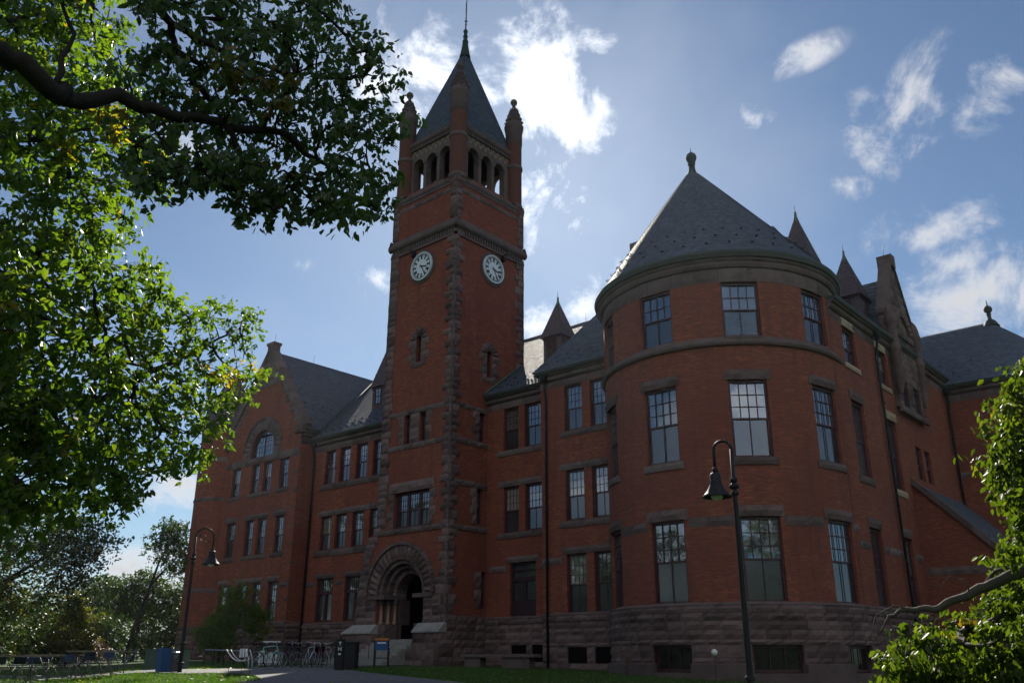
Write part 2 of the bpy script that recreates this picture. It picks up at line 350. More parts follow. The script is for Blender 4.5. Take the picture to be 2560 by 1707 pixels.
def rock(mb, S, u0, u1, z0, z1, d0=-0.03, d1=0.07, amp=0.05, edge=0.035, tint=None, step=0.2):
    if tint is None: tint = rnd(u0*3.1+S.P(u0, z0, 0)[0], z0*7.7, u1)
    nu = max(2, int(round((u1-u0)/step))); nz = max(2, int(round((z1-z0)/step)))
    def P(i, j):
        e = (i in (0, nu)) or (j in (0, nz)); u = u0+(u1-u0)*i/nu; z = z0+(z1-z0)*j/nz
        if e: return S.P(u, z, d1-edge)
        x, y, zz = S.P(u, z, 0)
        k = mn.noise(Vector((x*1.9+u0, y*1.9, zz*1.9)))+0.6*(rnd(u, z, u0)-0.5)
        return S.P(u+0.03*(rnd(z, u, 1)-.5), z+0.03*(rnd(u, z, 2)-.5), d1+amp*(0.35+k))
    if S.flip: mb.grid(lambda i, j: P(nu-i, j), nu, nz, lambda i, j: (i*.2, j*.2), tint)
    else: mb.grid(P, nu, nz, lambda i, j: (i*.2, j*.2), tint)
    e = d1-edge
    us = splits(S, u0, u1)
    for a, b in zip(us[:-1], us[1:]):
        sface(mb, S, [(a, z1, e), (b, z1, e), (b, z1, d0), (a, z1, d0)], tint); sface(mb, S, [(a, z0, d0), (b, z0, d0), (b, z0, e), (a, z0, e)], tint)
    sface(mb, S, [(u0, z0, d0), (u0, z0, e), (u0, z1, e), (u0, z1, d0)], tint); sface(mb, S, [(u1, z0, e), (u1, z0, d0), (u1, z1, d0), (u1, z1, e)], tint)
def rockrow(mb, S, u0, u1, z0, z1, d1=0.06, L=0.9, amp=0.04, **k):     # a course of blocks
    n = max(1, int(round((u1-u0)/L))); cuts = [u0]
    for i in range(1, n): cuts.append(u0+(u1-u0)*(i+0.5*(rnd(i, z0*3, u0)-.5))/n)
    cuts.append(u1)
    for a, b in zip(cuts[:-1], cuts[1:]): rock(mb, S, a+0.006, b-0.006, z0+0.006, z1-0.006, d1=d1+0.02*(rnd(a, z0, 5)-.5), amp=amp, **k)
def rockwall(mb, S, u0, u1, z0, z1, d1=0.1, h=0.36, L=0.85, amp=0.06, holes=(), **k):
    n = max(1, int(round((z1-z0)/h))); cz = [z0+(z1-z0)*(i+0.28*(rnd(i, u0, 9)-.5 if 0 < i < n else 0))/n for i in range(n+1)]
    hz = sorted({z for h_ in holes for z in h_[2:4]})
    for z in hz:
        j = min(range(len(cz)), key=lambda i: abs(cz[i]-z))
        if 0 < j < len(cz)-1 or abs(cz[j]-z) < .02: cz[j] = z
    for a, b in zip(cz[:-1], cz[1:]):
        if b-a < 0.03: continue
        segs = [(u0, u1)]
        for (h0, h1, y0, y1) in holes:
            if a < y1-0.02 and b > y0+0.02:
                ns = []
                for s, e in segs:
                    if h1 <= s or h0 >= e: ns.append((s, e))
                    else:
                        if h0-s > .05: ns.append((s, h0))
                        if e-h1 > .05: ns.append((h1, e))
                segs = ns
        for s, e in segs: rockrow(mb, S, s, e, a, b, d1, L, amp, **k)
def wall(mb, S, u0, u1, z0, z1, ops=(), rev=0.28, tint=0.5):
    """plain wall with rectangular or arched openings (u0,u1,z0,z1[, 'arch'])"""
    us = {u0, u1}; zs = {z0, z1}
    for o in ops: us |= {max(u0, o[0]), min(u1, o[1])}; zs |= {o[2], o[3]}
    U = sorted(us); Z = sorted(zs)
    for a, b in zip(U[:-1], U[1:]):
        ss = splits(S, a, b)
        for c, d in zip(Z[:-1], Z[1:]):
            m, n = (a+b)/2, (c+d)/2
            if any(o[0] < m < o[1] and o[2] < n < o[3] for o in ops): continue
            for s, e in zip(ss[:-1], ss[1:]): sface(mb, S, [(s, c, 0), (e, c, 0), (e, d, 0), (s, d, 0)], tint)
    for o in ops:
        a, b, c, d = o[:4]
        arch = len(o) > 4; top = d
        if arch:
            r = (b-a)/2; cu = (a+b)/2; sp = d-r; top = sp; n = 14
            pts = [(cu-r*cos(pi*i/n), sp+r*sin(pi*i/n)) for i in range(n+1)]
            for i in range(n):
                (p, q), (p2, q2) = pts[i], pts[i+1]
                sface(mb, S, [(p, q, 0), (p2, q2, 0), (p2, d, 0), (p, d, 0)], tint)
                sface(mb, S, [(p, q, -rev), (p2, q2, -rev), (p2, q2, 0), (p, q, 0)], tint)
        else: sface(mb, S, [(a, d, -rev), (b, d, -rev), (b, d, 0), (a, d, 0)], tint)
        sface(mb, S, [(a, c, 0), (b, c, 0), (b, c, -rev), (a, c, -rev)], tint)
        sface(mb, S, [(a, c, -rev), (a, top, -rev), (a, top, 0), (a, c, 0)], tint)
        sface(mb, S, [(b, c, 0), (b, top, 0), (b, top, -rev), (b, c, -rev)], tint)
BLD = None
def window(S, u0, u1, z0, z1, rev=0.2, cols=4, rows=3, split=0.52, arch=False, sill=None, lintel=None, simple=False, single=False, dim=False, label=None):
    """one sash window: frame mesh with sub-parts upper_pane, lower_pane, sill, lintel"""
    mb = MB(); fw = min(0.09, (u1-u0)*0.12); d = -rev; zt = z1; cu = (u0+u1)/2
    def bar(a, b, c, e, q0, q1): sbox(mb, S, a, b, c, e, q0, q1)
    if arch:
        r = (u1-u0)/2; sp = z1-r; n = 14
        for i in range(n):
            a0, a1 = pi*i/n, pi*(i+1)/n
            for k0, k1 in ((r, r-fw*1.2),):
                A = [(cu-k0*cos(a0), sp+k0*sin(a0)), (cu-k0*cos(a1), sp+k0*sin(a1)), (cu-k1*cos(a1), sp+k1*sin(a1)), (cu-k1*cos(a0), sp+k1*sin(a0))]
                sface(mb, S, [(*p, d+0.06) for p in A[::-1]]); sface(mb, S, [(*A[3], d), (*A[2], d), (*A[2], d+0.06), (*A[3], d+0.06)])
        zt = sp
    bar(u0, u0+fw, z0, zt, d-0.05, d+0.06); bar(u1-fw, u1, z0, zt, d-0.05, d+0.06); bar(u0+fw, u1-fw, z0, z0+fw*1.2, d-0.05, d+0.05)
    if not arch: bar(u0+fw, u1-fw, z1-fw*1.3, z1, d-0.05, d+0.06)
    iu0, iu1, iz0, iz1 = u0+fw, u1-fw, z0+fw*1.2, (z1-fw*1.2 if not arch else z1-fw)
    zm = iz0+(iz1-iz0)*(1-split) if not single else iz0
    t = 0.016
    if not single:
        bar(iu0, iu1, zm-0.035, zm+0.035, d-0.03, d+0.02)
        bar(iu0, iu0+.035, iz0, zm-.035, d-.05, d-.01); bar(iu1-.035, iu1, iz0, zm-.035, d-.05, d-.01)
        if not simple: bar(cu-t, cu+t, iz0, zm-.035, d-0.05, d-0.015)
    if not simple:
        for i in range(1, cols):
            x = iu0+(iu1-iu0)*i/cols; top = iz1
            if arch: top = (z1-(u1-u0)/2)+sqrt(max(0.0, ((u1-u0)/2-fw)**2-(x-cu)**2))
            w_ = t*2.6 if (arch and i*2 == cols) else t
            bar(x-w_, x+w_, zm+.035 if not single else zm, top, d-0.03, d+(0.03 if w_ > t else 0.0))
        for j in range(1, rows):
            z = zm+(iz1-zm)*j/rows; a, b = iu0, iu1
            if arch and z > z1-(u1-u0)/2:
                h = sqrt(max(0.0, ((u1-u0)/2-fw)**2-(z-(z1-(u1-u0)/2))**2)); a, b = cu-h, cu+h
            bar(a, b, z-t, z+t, d-0.03, d-0.002)
    w = mb.build('window', M['frame'], BLD)
    if label: w['label'] = label
    up = MB(); g = d-0.015
    if arch:
        r = (u1-u0)/2-fw; sp = z1-(u1-u0)/2; n = 12
        pts = [(cu-r, iz0), (cu+r, iz0)]+[(cu+r*cos(pi*i/n), sp+r*sin(pi*i/n)) for i in range(n+1)]
        sface(up, S, [(p[0], p[1], g) for p in pts])
    else:
        sface(up, S, [(iu0, zm, g), (iu1, zm, g), (iu1, iz1, g), (iu0, iz1, g)], rnd(u0*3.7, z0, 4))
    up.build('upper_pane', M['dim_glass' if dim else 'glass'], w)
    if not single and not (arch and single):
        lo = MB(); sface(lo, S, [(iu0, iz0, g-0.02), (iu1, iz0, g-0.02), (iu1, zm, g-0.02), (iu0, zm, g-0.02)], .75*rnd(u0*2.3, z0, 8)); lo.build('lower_pane', M['screen'], w)
    if sill:
        ss = MB(); e, h = sill[0], sill[1]
        rock(ss, S, u0-e, u1+e, z0-h, z0, d0=-0.2, d1=0.1, amp=0.02, step=0.25)
        ss.build('sill', M[sill[2] if len(sill) > 2 else 'trim'], w)
    if lintel:
        ss = MB(); e, h = lintel[0], lintel[1]
        rock(ss, S, u0-e, u1+e, z1+0.005, z1+h, d0=-0.2, d1=0.07, amp=0.07, step=0.22)
        ss.build('lintel', M[lintel[2] if len(lintel) > 2 else 'stone'], w)
    return w
def slate_plane(mb, A, B, C, D, course=0.26, lift=0.03, tint=0.5):
    """roof plane laid in lapped courses; A-B is the eave, D-C the top edge"""
    A, B, C, D = map(Vector, (A, B, C, D)); L = ((D-A).length+(C-B).length)/2; n = max(1, int(L/course))
    nrm = (B-A).cross(D-A)
    if nrm.length < 1e-6: nrm = (B-A).cross(C-A)
    nrm.normalize()
    e = (B-A).normalized(); o = A
    for i in range(n):
        t0, t1 = i/n, (i+1)/n
        p0, p1, p2, p3 = A.lerp(D, t0), B.lerp(C, t0), B.lerp(C, t1), A.lerp(D, t1)
        off = nrm*lift
        q = [p0+off, p1+off, p2, p3]
        if (p2-p3).length < 1e-4: q = q[:3]
        mb.face([tuple(x) for x in q], [((x-o).dot(e), L*(t0 if k < 2 else t1)) for k, x in enumerate(q)], tint)
        mb.face([tuple(p0), tuple(p1), tuple(p1+off), tuple(p0+off)], [(0, 0), (0.1, 0), (0.1, .02), (0, .02)], 0.2)
def slate_cone(mb, base, apex, r, z0, a0=0, a1=2*pi, seg=56, course=0.26, lift=0.03, flare=0.0, rtop=0.0, zt=None):
    ax, ay, az = apex; n = int(hypot(r, az-z0)/course)
    def C(t): return (base[0]+(ax-base[0])*t, base[1]+(ay-base[1])*t)
    def R(t): return r*(1-t)+flare*max(0, 1-t*6)**2+rtop*t
    for i in range(n):
        t0, t1 = i/n, (i+1)/n
        (x0, y0), (x1, y1) = C(t0), C(t1); r0, r1 = R(t0)+lift, R(t1); za, zb = z0+(az-z0)*t0, z0+(az-z0)*t1
        for k in range(seg):
            p, q = a0+(a1-a0)*k/seg, a0+(a1-a0)*(k+1)/seg
            f = [(x0+r0*cos(p), y0+r0*sin(p), za), (x0+r0*cos(q), y0+r0*sin(q), za), (x1+r1*cos(q), y1+r1*sin(q), zb), (x1+r1*cos(p), y1+r1*sin(p), zb)]
            mb.face(f, [(p*r, i*course), (q*r, i*course), (q*r, (i+1)*course), (p*r, (i+1)*course)], 0.5)
            mb.face([(x0+(r0-lift)*cos(p), y0+(r0-lift)*sin(p), za), (x0+(r0-lift)*cos(q), y0+(r0-lift)*sin(q), za), f[1], f[0]], None, 0.2)
def guards_plane(mb, A, B, C, D, rows=((0.06, 0), (0.13, .5), (0.2, 0)), sp=0.75, zone=None):
    A, B, C, D = map(Vector, (A, B, C, D)); nrm = (B-A).cross(D-A).normalized()
    for t, ph in rows:
        p0, p1 = A.lerp(D, t), B.lerp(C, t); L = (p1-p0).length; n = int(L/sp); e = (p1-p0).normalized(); s = nrm.cross(e)
        for i in range(n):
            c = p0+e*(sp*(i+0.3+ph)); 
            if (i+0.3+ph)*sp > L: continue
            pts = [c-e*.05, c+e*.05, c+e*.05+s*.12, c-e*.05+s*.12]; top = [q+nrm*0.13 for q in (c-e*.05, c+e*.05)]
            mb.face([tuple(pts[0]), tuple(pts[1]), tuple(top[1]), tuple(top[0])], None, 0.1)
            mb.face([tuple(top[0]), tuple(top[1]), tuple(pts[2]), tuple(pts[3])], None, 0.1)
            mb.face([tuple(pts[0]), tuple(top[0]), tuple(pts[3])], None, .1); mb.face([tuple(pts[1]), tuple(pts[2]), tuple(top[1])], None, .1)
def voussoirs(mb, S, cu, sp, r0, r1, a0=0.0, a1=pi, n=13, d1=0.08, amp=0.06, d0=-0.03, rough=True):
    for i in range(n):
        p, q = a0+(a1-a0)*i/n+0.006, a0+(a1-a0)*(i+1)/n-0.006; k = 3; ti = rnd(i, r0, r1)
        V = lambda a, r, d: (cu-r*cos(a), sp+r*sin(a), d)
        def G(i2, j2):
            a = p+(q-p)*i2/k; r = r0+(r1-r0)*j2/k; e = i2 in (0, k) or j2 in (0, k)
            d = d1-(0.03 if rough else 0) if e else d1+(amp*(0.3+rnd(a, r, 3)) if rough else 0)
            return S.P(*V(a, r, d))
        if S.flip: mb.grid(lambda i2, j2: G(k-i2, j2), k, k, None, ti)
        else: mb.grid(G, k, k, None, ti)
        e = d1-(0.03 if rough else 0)
        sface(mb, S, [V(p, r1, e), V(q, r1, e), V(q, r1, d0), V(p, r1, d0)], ti)
        sface(mb, S, [V(p, r0, d0), V(q, r0, d0), V(q, r0, e), V(p, r0, e)], ti)
        sface(mb, S, [V(p, r0, d0), V(p, r0, e), V(p, r1, e), V(p, r1, d0)], ti)
        sface(mb, S, [V(q, r0, e), V(q, r0, d0), V(q, r1, d0), V(q, r1, e)], ti)
def cornice(mb, S, u0, u1, z0, prof, tint=0.5, ends=True):    # prof: list of (dz, d)
    us = splits(S, u0, u1)
    for (h0, d0), (h1, d1) in zip(prof[:-1], prof[1:]):
        for a, b in zip(us[:-1], us[1:]): sface(mb, S, [(a, z0+h0, d0), (b, z0+h0, d0), (b, z0+h1, d1), (a, z0+h1, d1)], tint)
    if ends:
        for u in (u0, u1):
            pts = [(u, z0+h, d) for h, d in prof]+[(u, z0+prof[-1][0], -0.1), (u, z0+prof[0][0], -0.1)]
            sface(mb, S, pts if u == u0 else pts[::-1], tint)
ROLL = [(0, 0.0), (0.02, 0.12), (0.10, 0.20), (0.20, 0.20), (0.26, 0.16), (0.30, 0.30), (0.36, 0.34)]
GUT = [(0.36, 0.30), (0.38, 0.42), (0.50, 0.46), (0.56, 0.44), (0.56, 0.20)]
# ------------------------------------------------------------ ground level
_HX = [-60, 0, 8, 20, 28, 36, 66, 120, 900]; _HZ = [-1.3, 0, .42, .92, 1.18, 1.30, 1.5, 1.8, 4.0]
def GH(x, y):
    z = float(np.interp(-x, _HX, _HZ)); d = .485*-x-.875*y; t = min(1, max(0, (d-.5)/3.5)); return z-.3*t*t*(3-2*t)

# ============================================================ THE HALL
BLD = thing('college_hall', 'red brick and brownstone hall with a square clock tower and a round coned turret', 'building')
YW, YS, YT, YG = 38.27, 36.85, 35.10, 37.0
XT, XL, XG, XR = -35.61, -41.55, -52.97, -14.47
XF, XE = -30.20, -62.75            # left edge of the forward block, left end of the gabled wing
ZB = 0.6
SF, SB, SG, ST = Plane('y', YW, -1), Plane('y', YS, -1), Plane('y', YG, -1), Plane('y', YT, -1)
SX, SGX, STX = Plane('x', XR, 1), Plane('x', XG, 1), Plane('x', XT, 1)
STL, SBX = Plane('x', XL, -1), Plane('x', XF, -1)
TC = (-20.34, 39.24); TR = 5.85; SC_ = Cyl(TC[0], TC[1], TR)
brick = MB(); base = MB(); trim = MB(); sm = MB(); gut = MB(); wt = MB()
def A(deg): return radians(deg)*TR

# --- main front, recessed right of the tower
ops = [(-34.31, -33.13, 13.22, 15.80), (-32.64, -31.41, 13.22, 15.80), (-34.26, -33.10, 8.43, 11.06), (-32.61, -31.38, 8.43, 11.06), (-33.74, -31.86, 3.80, 6.74)]
wall(brick, SF, XT, XF+.2, 3.8, 16.3, ops)
for a, b, c, d in ops[:4]: window(SF, a, b, c, d)
# --- forward block
ops = [(-28.57, -27.38, 13.22, 15.80), (-26.84, -25.62, 13.22, 15.80), (-28.59, -27.36, 8.43, 11.10), (-26.85, -25.64, 8.43, 11.10), (-28.60, -27.35, 3.78, 6.74), (-26.85, -25.64, 3.78, 6.74)]
wall(brick, SB, XF, -24.9, 3.8, 16.3, ops)
for o in ops: window(SB, *o)
# the plain returns and back walls that close the building
wall(brick, SBX, YS, YW+3, 3.8, 16.3)
# --- left of the tower
L3 = [(-51.55, -50.37), (-49.90, -48.70), (-48.08, -46.88), (-46.28, -45.08)]
ops = [(a, b, 13.30, 15.74) for a, b in L3]+[(a, b, 8.70, 11.04) for a, b in L3]+[(-51.50, -49.72, 3.95, 6.79), (-48.42, -46.57, 3.95, 6.79)]
wall(brick, SF, XG, XL, 3.8, 16.3, ops)
for o in ops[:8]: window(SF, *o)
def casement(S, a, b, c, d):
    """wide ground floor window: barred transom over two tall lights"""
    mb = MB(); k = d-0.95; cu = (a+b)/2; D_ = -0.2
    for (p, q, r_, s_) in ((a, a+.11, c, d), (b-.11, b, c, d), (a+.11, b-.11, c, c+.14), (a+.11, b-.11, d-.1, d), (a+.11, b-.11, k-.1, k+.1), (cu-.1, cu+.1, c+.14, k-.1)):
        sbox(mb, S, p, q, r_, s_, D_-.05, D_+.07)
    for i in range(1, 8): x = a+.11+(b-a-.22)*i/8; sbox(mb, S, x-.013, x+.013, k+.1, d-.1, D_-.04, D_)
    w = mb.build('window', M['frame'], BLD); g = MB(); l = MB()
    sface(g, S, [(a+.1, k, D_-.03), (b-.1, k, D_-.03), (b-.1, d-.05, D_-.03), (a+.1, d-.05, D_-.03)]); g.build('upper_pane', M['glass'], w)
    sface(l, S, [(a+.1, c+.1, D_-.03), (b-.1, c+.1, D_-.03), (b-.1, k, D_-.03), (a+.1, k, D_-.03)]); l.build('lower_pane', M['screen'], w)
for o in ops[8:]: casement(SF, *o)
# --- gabled wing
g3 = [(-61.64, -60.48), (-59.00, -57.93), (-57.43, -56.36), (-55.35, -54.19)]
ops = [(a, b, 13.32, 15.55) for a, b in g3]+[(a, b, 8.72, 11.32) for a, b in ((-61.64, -60.48), (-59.10, -58.02), (-57.52, -56.43), (-55.30, -54.21))]+[(a, b, 4.02, 6.74) for a, b in ((-61.80, -60.70), (-59.28, -58.15), (-57.45, -56.35), (-55.45, -54.30))]
arch = (-59.33, -56.33, 16.02, 18.12, 'arch')
wall(brick, SG, XE, XG, 3.8, 17.7, ops+[(-59.33, -56.33, 16.02, 17.7)])
for o in ops: window(SG, *o)
window(SG, -59.33, -56.33, 16.02, 18.12, cols=8, rows=5, arch=True, single=True)
PK, ZE, ZP = -57.86, 17.7, 24.3
sl_ = (ZP-ZE)/(XG-PK)
# the brick gable above, leaving the arch head clear
def gable_strip(x0, x1, n):
    for i in range(n):
        a, b = x0+(x1-x0)*i/n, x0+(x1-x0)*(i+1)/n
        def top(x): return ZP-sl_*abs(x-PK)
        def bot(x):
            h = 1.5**2-(x-(-57.83))**2
            return max(ZE, (18.12-1.5)+sqrt(h)) if h > 0 else ZE
        sface(brick, SG, [(a, bot(a), 0), (b, bot(b), 0), (b, max(bot(b), top(b)), 0), (a, max(bot(a), top(a)), 0)])
gable_strip(XE, PK, 28); gable_strip(PK, XG, 28)
for i in range(14):
    a0, a1 = pi*i/14, pi*(i+1)/14; r = 1.5; cu, sp = -57.83, 16.62
    sface(brick, SG, [(cu-r*cos(a0), sp+r*sin(a0), -.25), (cu-r*cos(a1), sp+r*sin(a1), -.25), (cu-r*cos(a1), sp+r*sin(a1), 0), (cu-r*cos(a0), sp+r*sin(a0), 0)])
wall(brick, SGX, YG, YW+.1, 3.8, 16.4)
# --- round turret
tops = []
for c in (-130.0, -90.8, -51.2, -11.6):
    for (z0, z1) in ((15.28, 17.93), (9.78, 13.25), (3.82, 7.27)): tops.append((A(c)-.86, A(c)+.86, z0, z1))
wall(brick, SC_, A(-170), A(30), 3.8, 18.5, tops)
for (a, b, c, d) in tops:
    if d > 17: window(SC_, a, b, c, d, rows=2, split=.5, sill=(0.0, .22))
    elif d > 12: window(SC_, a, b, c, d, rows=3, split=.5, sill=(.18, .32), lintel=(.18, .46))
    else: window(SC_, a, b, c, d, rows=3, split=.5, lintel=(.18, .46))
# --- side wall
sops = [(40.81, 42.38, 15.1, 17.05, 0), (45.11, 46.75, 15.1, 17.05, 0), (40.80, 42.35, 9.65, 13.28, 1), (45.20, 46.78, 9.65, 13.28, 1), (41.0, 42.43, 3.83, 7.30, 2), (45.2, 46.65, 3.83, 7.30, 2), (49.5, 50.5, 10.72, 12.55, 3), (51.0, 52.0, 10.72, 12.55, 3)]
wall(brick, SX, 39.25, 57.0, 3.8, 17.9, [o[:4] for o in sops])
for (a, b, c, d, k) in sops:
    if k == 0: w = window(SX, a, b, c, d, rows=2, sill=(.15, .25, 'buff'), lintel=(.0, .42, 'buff'))
    elif k == 1: w = window(SX, a, b, c, d, sill=(.18, .32, 'buff' if a > 44 else 'trim'), lintel=(.18, .46, 'buff' if a > 44 else 'stone'))
    elif k == 2: w = window(SX, a, b, c, d, lintel=(.18, .46))
    else: w = window(SX, a, b, c, d, simple=True)
# closing back, far wing
SK, SLX = Plane('y', 57.0, 1), Plane('x', XE, -1)
wall(brick, SK, XE, XR-.1, 0.8, 17.0); wall(brick, SLX, YG, 57.0, 0.8, 17.6)
# the far wing beyond the side wall, with its round end
SW = Plane('y', 57.0, -1); FC = (-12.3, 62.6)
wall(brick, SW, XR, FC[0], 0.6, 17.3); SFC = Cyl(FC[0], FC[1], 5.6); fr_ = lambda d: radians(d)*5.6
fops = [(fr_(-62)-.7, fr_(-62)+.7, 13.6, 15.8)]
wall(brick, SFC, fr_(-90), fr_(90), 0.6, 17.3, fops); window(SFC, *fops[0])
brick.build('brick_wall', M['brick'], BLD)

# --- rock faced base, water table, string courses
def course(S, u0, u1, z0, z1, d=0.06, L=0.9, amp=0.035): rockrow(trim, S, u0, u1, z0, z1, d, L, amp)
def watertable(S, u0, u1, z=3.8):
    us = splits(S, u0, u1)
    rockrow(base, S, u0, u1, z-.36, z-.06, 0.16, 1.1, 0.03)
    for a, b in zip(us[:-1], us[1:]): sface(trim, S, [(a, z-.06, .16), (b, z-.06, .16), (b, z+.06, -.02), (a, z+.06, -.02)], .6)
rockwall(base, SF, XT, XF+.1, .8, 3.44, .10, holes=[(-33.6, -32.5, 1.5, 2.35), (-32.1, -31.1, 1.5, 2.35)]); watertable(SF, XT, XF+.05)
rockwall(base, SB, XF, -25.2, .7, 3.44, .10, holes=[(-28.6, -27.4, 1.45, 2.2), (-26.9, -25.7, 1.45, 2.2)]); watertable(SB, XF, -25.2)
rockwall(base, SF, XG, XL-1.2, .8, 3.5, .10, holes=[(-51.3, -50.0, 1.7, 2.4), (-48.2, -46.8, 1.7, 2.4)]); watertable(SF, XG, XL-1.2, 3.86)
rockwall(base, SG, XE, XG, .8, 3.6, .10); watertable(SG, XE, XG, 3.98)
rockwall(base, SGX, YG, YW, .8, 3.6, .10); watertable(SGX, YG, YW, 3.98)
rockwall(base, SX, 39.3, 48.5, .4, 3.44, .10); watertable(SX, 39.3, 48.5)
bh = [(A(-91.3)-.93, A(-91.3)+.93, 1.2, 2.2), (A(-49)-1.0, A(-49)+1.0, 1.2, 2.2), (A(-9)-.9, A(-9)+.9, 1.2, 2.2)]
rockwall(base, SC_, A(-170), A(25), 1.42, 3.44, .16, h=.335, L=.8, amp=.07, holes=bh); watertable(SC_, A(-170), A(28))
# pale projecting plinth round the turret with the basement windows let into it
pl = MB()
cuts = [A(-170), bh[0][0], bh[0][1], bh[1][0], bh[1][1], bh[2][0], bh[2][1], A(25)]
for a, b in zip(cuts[0::2], cuts[1::2]):
    cornice(pl, SC_, a, b, .5, [(-.4, .34), (.95, .34), (1.0, .14)], .4)
for a, b in zip(cuts[1::2], cuts[2::2]): cornice(pl, SC_, a, b, .1, [(-.4, .34), (1.02, .34), (1.04, -.3)], .35)
pl.build('plinth', M['trim'], BLD)
for a, b, c, d in bh: window(SC_, a, b, c-.04, d, rev=.16, cols=3, rows=1, single=True, dim=True, label='low basement window in the stone plinth')
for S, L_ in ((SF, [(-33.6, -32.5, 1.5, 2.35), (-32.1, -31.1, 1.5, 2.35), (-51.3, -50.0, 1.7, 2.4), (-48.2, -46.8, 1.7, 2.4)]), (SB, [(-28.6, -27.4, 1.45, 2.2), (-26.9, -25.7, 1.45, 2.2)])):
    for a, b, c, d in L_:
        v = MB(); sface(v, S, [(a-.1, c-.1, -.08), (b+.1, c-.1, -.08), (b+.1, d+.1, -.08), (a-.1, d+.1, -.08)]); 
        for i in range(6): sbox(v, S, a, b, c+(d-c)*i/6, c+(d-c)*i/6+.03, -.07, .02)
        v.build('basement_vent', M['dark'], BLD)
# ground floor string course at lintel height
for S, (a, b), holes in ((SF, (XT+.3, XF), [(-34.0, -31.6)]), (SB, (XF, -25.2), [(-28.85, -27.1), (-27.1, -25.35)]), (SF, (XG, XL-.9), [(-51.75, -49.5), (-48.7, -46.3)]), (SG, (XE, XG), [(-62.05, -60.45), (-59.6, -56.1), (-55.75, -54.05)]), (SX, (39.6, 48.3), [(40.82, 42.61), (45.02, 46.85)])):
    u = a
    for h0, h1 in holes+[(b, b)]:
        if h0-u > .15: course(S, u, h0, 6.28, 6.62)
        u = h1
for (a, b) in ((-170, -141), (-120, -101), (-80.4, -61.6), (-40.8, -22), (-1.2, 20)): course(SC_, A(a), A(b), 6.90, 7.32, .05)
# lintels and sills that run across pairs of windows
for a, b in ((-34.0, -31.6),): rock(trim, SF, a, b, 6.74, 7.08, d0=-.2, amp=.06)
for a, b in ((-28.85, -27.1), (-27.1, -25.35)): rock(trim, SB, a, b, 6.74, 7.08, d0=-.2, amp=.06)
for a, b in ((-51.75, -49.5), (-48.7, -46.3)): rock(trim, SF, a, b, 6.79, 7.12, d0=-.2, amp=.06)
for a, b in ((-62.0, -60.5), (-59.55, -56.1), (-55.7, -54.05)): rock(trim, SG, a, b, 6.74, 7.1, d0=-.2, amp=.06)
course(SF, -34.7, XF, 11.06, 11.43, .07, 1.4, .05); course(SF, -34.75, XF, 8.10, 8.43, .09, 1.6, .02); course(SF, -34.8, XF, 12.90, 13.22, .09, 1.6, .02)
course(SB, -28.95, -25.2, 11.10, 11.46, .07, 1.4, .05); course(SB, -28.99, -25.2, 8.08, 8.42, .09, 1.8, .02); course(SB, -28.85, -25.2, 12.90, 13.21, .09, 1.8, .02)
course(SF, -51.95, -43.9, 11.05, 11.43, .07, 1.4, .05); course(SF, -52.05, -44.1, 8.28, 8.69, .09, 1.8, .02); course(SF, -52.0, -43.2, 12.90, 13.29, .09, 1.8, .02)
for a, b in ((-61.95, -60.2), (-59.3, -56.15), (-55.6, -53.95)):
    rock(trim, SG, a, b, 8.40, 8.71, d0=-.2, amp=.02); rock(trim, SG, a, b, 11.33, 11.75, d0=-.2, amp=.05); rock(trim, SG, a, b, 13.0, 13.31, d0=-.2, amp=.02)
# stone over the top floor windows and cornice with gutter
def eaves(S, u0, u1, z, zband, L=1.0):
    course(S, u0, u1, zband, z, .04, L, .03); cornice(sm, S, u0, u1, z, ROLL, .5); g2_ = MB(); cornice(g2_, S, u0, u1, z, GUT); g2_.build('gutter', M['gutter'], BLD)
eaves(SF, XT, XF+.1, 16.24, 15.82); eaves(SB, XF-.1, -25.0, 16.24, 15.82); eaves(SF, XG, XL, 16.24, 15.76); eaves(SGX, YG+.1, YW, 16.9, 16.5)
eaves(SX, 39.3, 57.0, 17.5, 17.07); eaves(SW, XR, FC[0], 17.0, 16.5); eaves(SFC, fr_(-90), fr_(90), 17.0, 16.5)
course(SFC, fr_(-90), fr_(90), 11.9, 12.2); course(SW, XR, FC[0], 11.9, 12.2)
course(SC_, A(-170), A(30), 17.94, 18.62, .05, 1.3, .03)
cornice(sm, SC_, A(-170), A(35), 18.62, [(0, .04), (.04, .12), (.16, .18), (.28, .18), (.34, .26), (.42, .3)], .5)
cornice(gut, SC_, A(-170), A(35), 18.62, [(.42, .26), (.46, .38), (.66, .44), (.76, .40), (.76, .2)])
cornice(sm, SC_, A(-170), A(13), 14.86, [(-.02, 0), (0, .14), (.10, .20), (.20, .18), (.30, .05), (.42, 0)], .55)
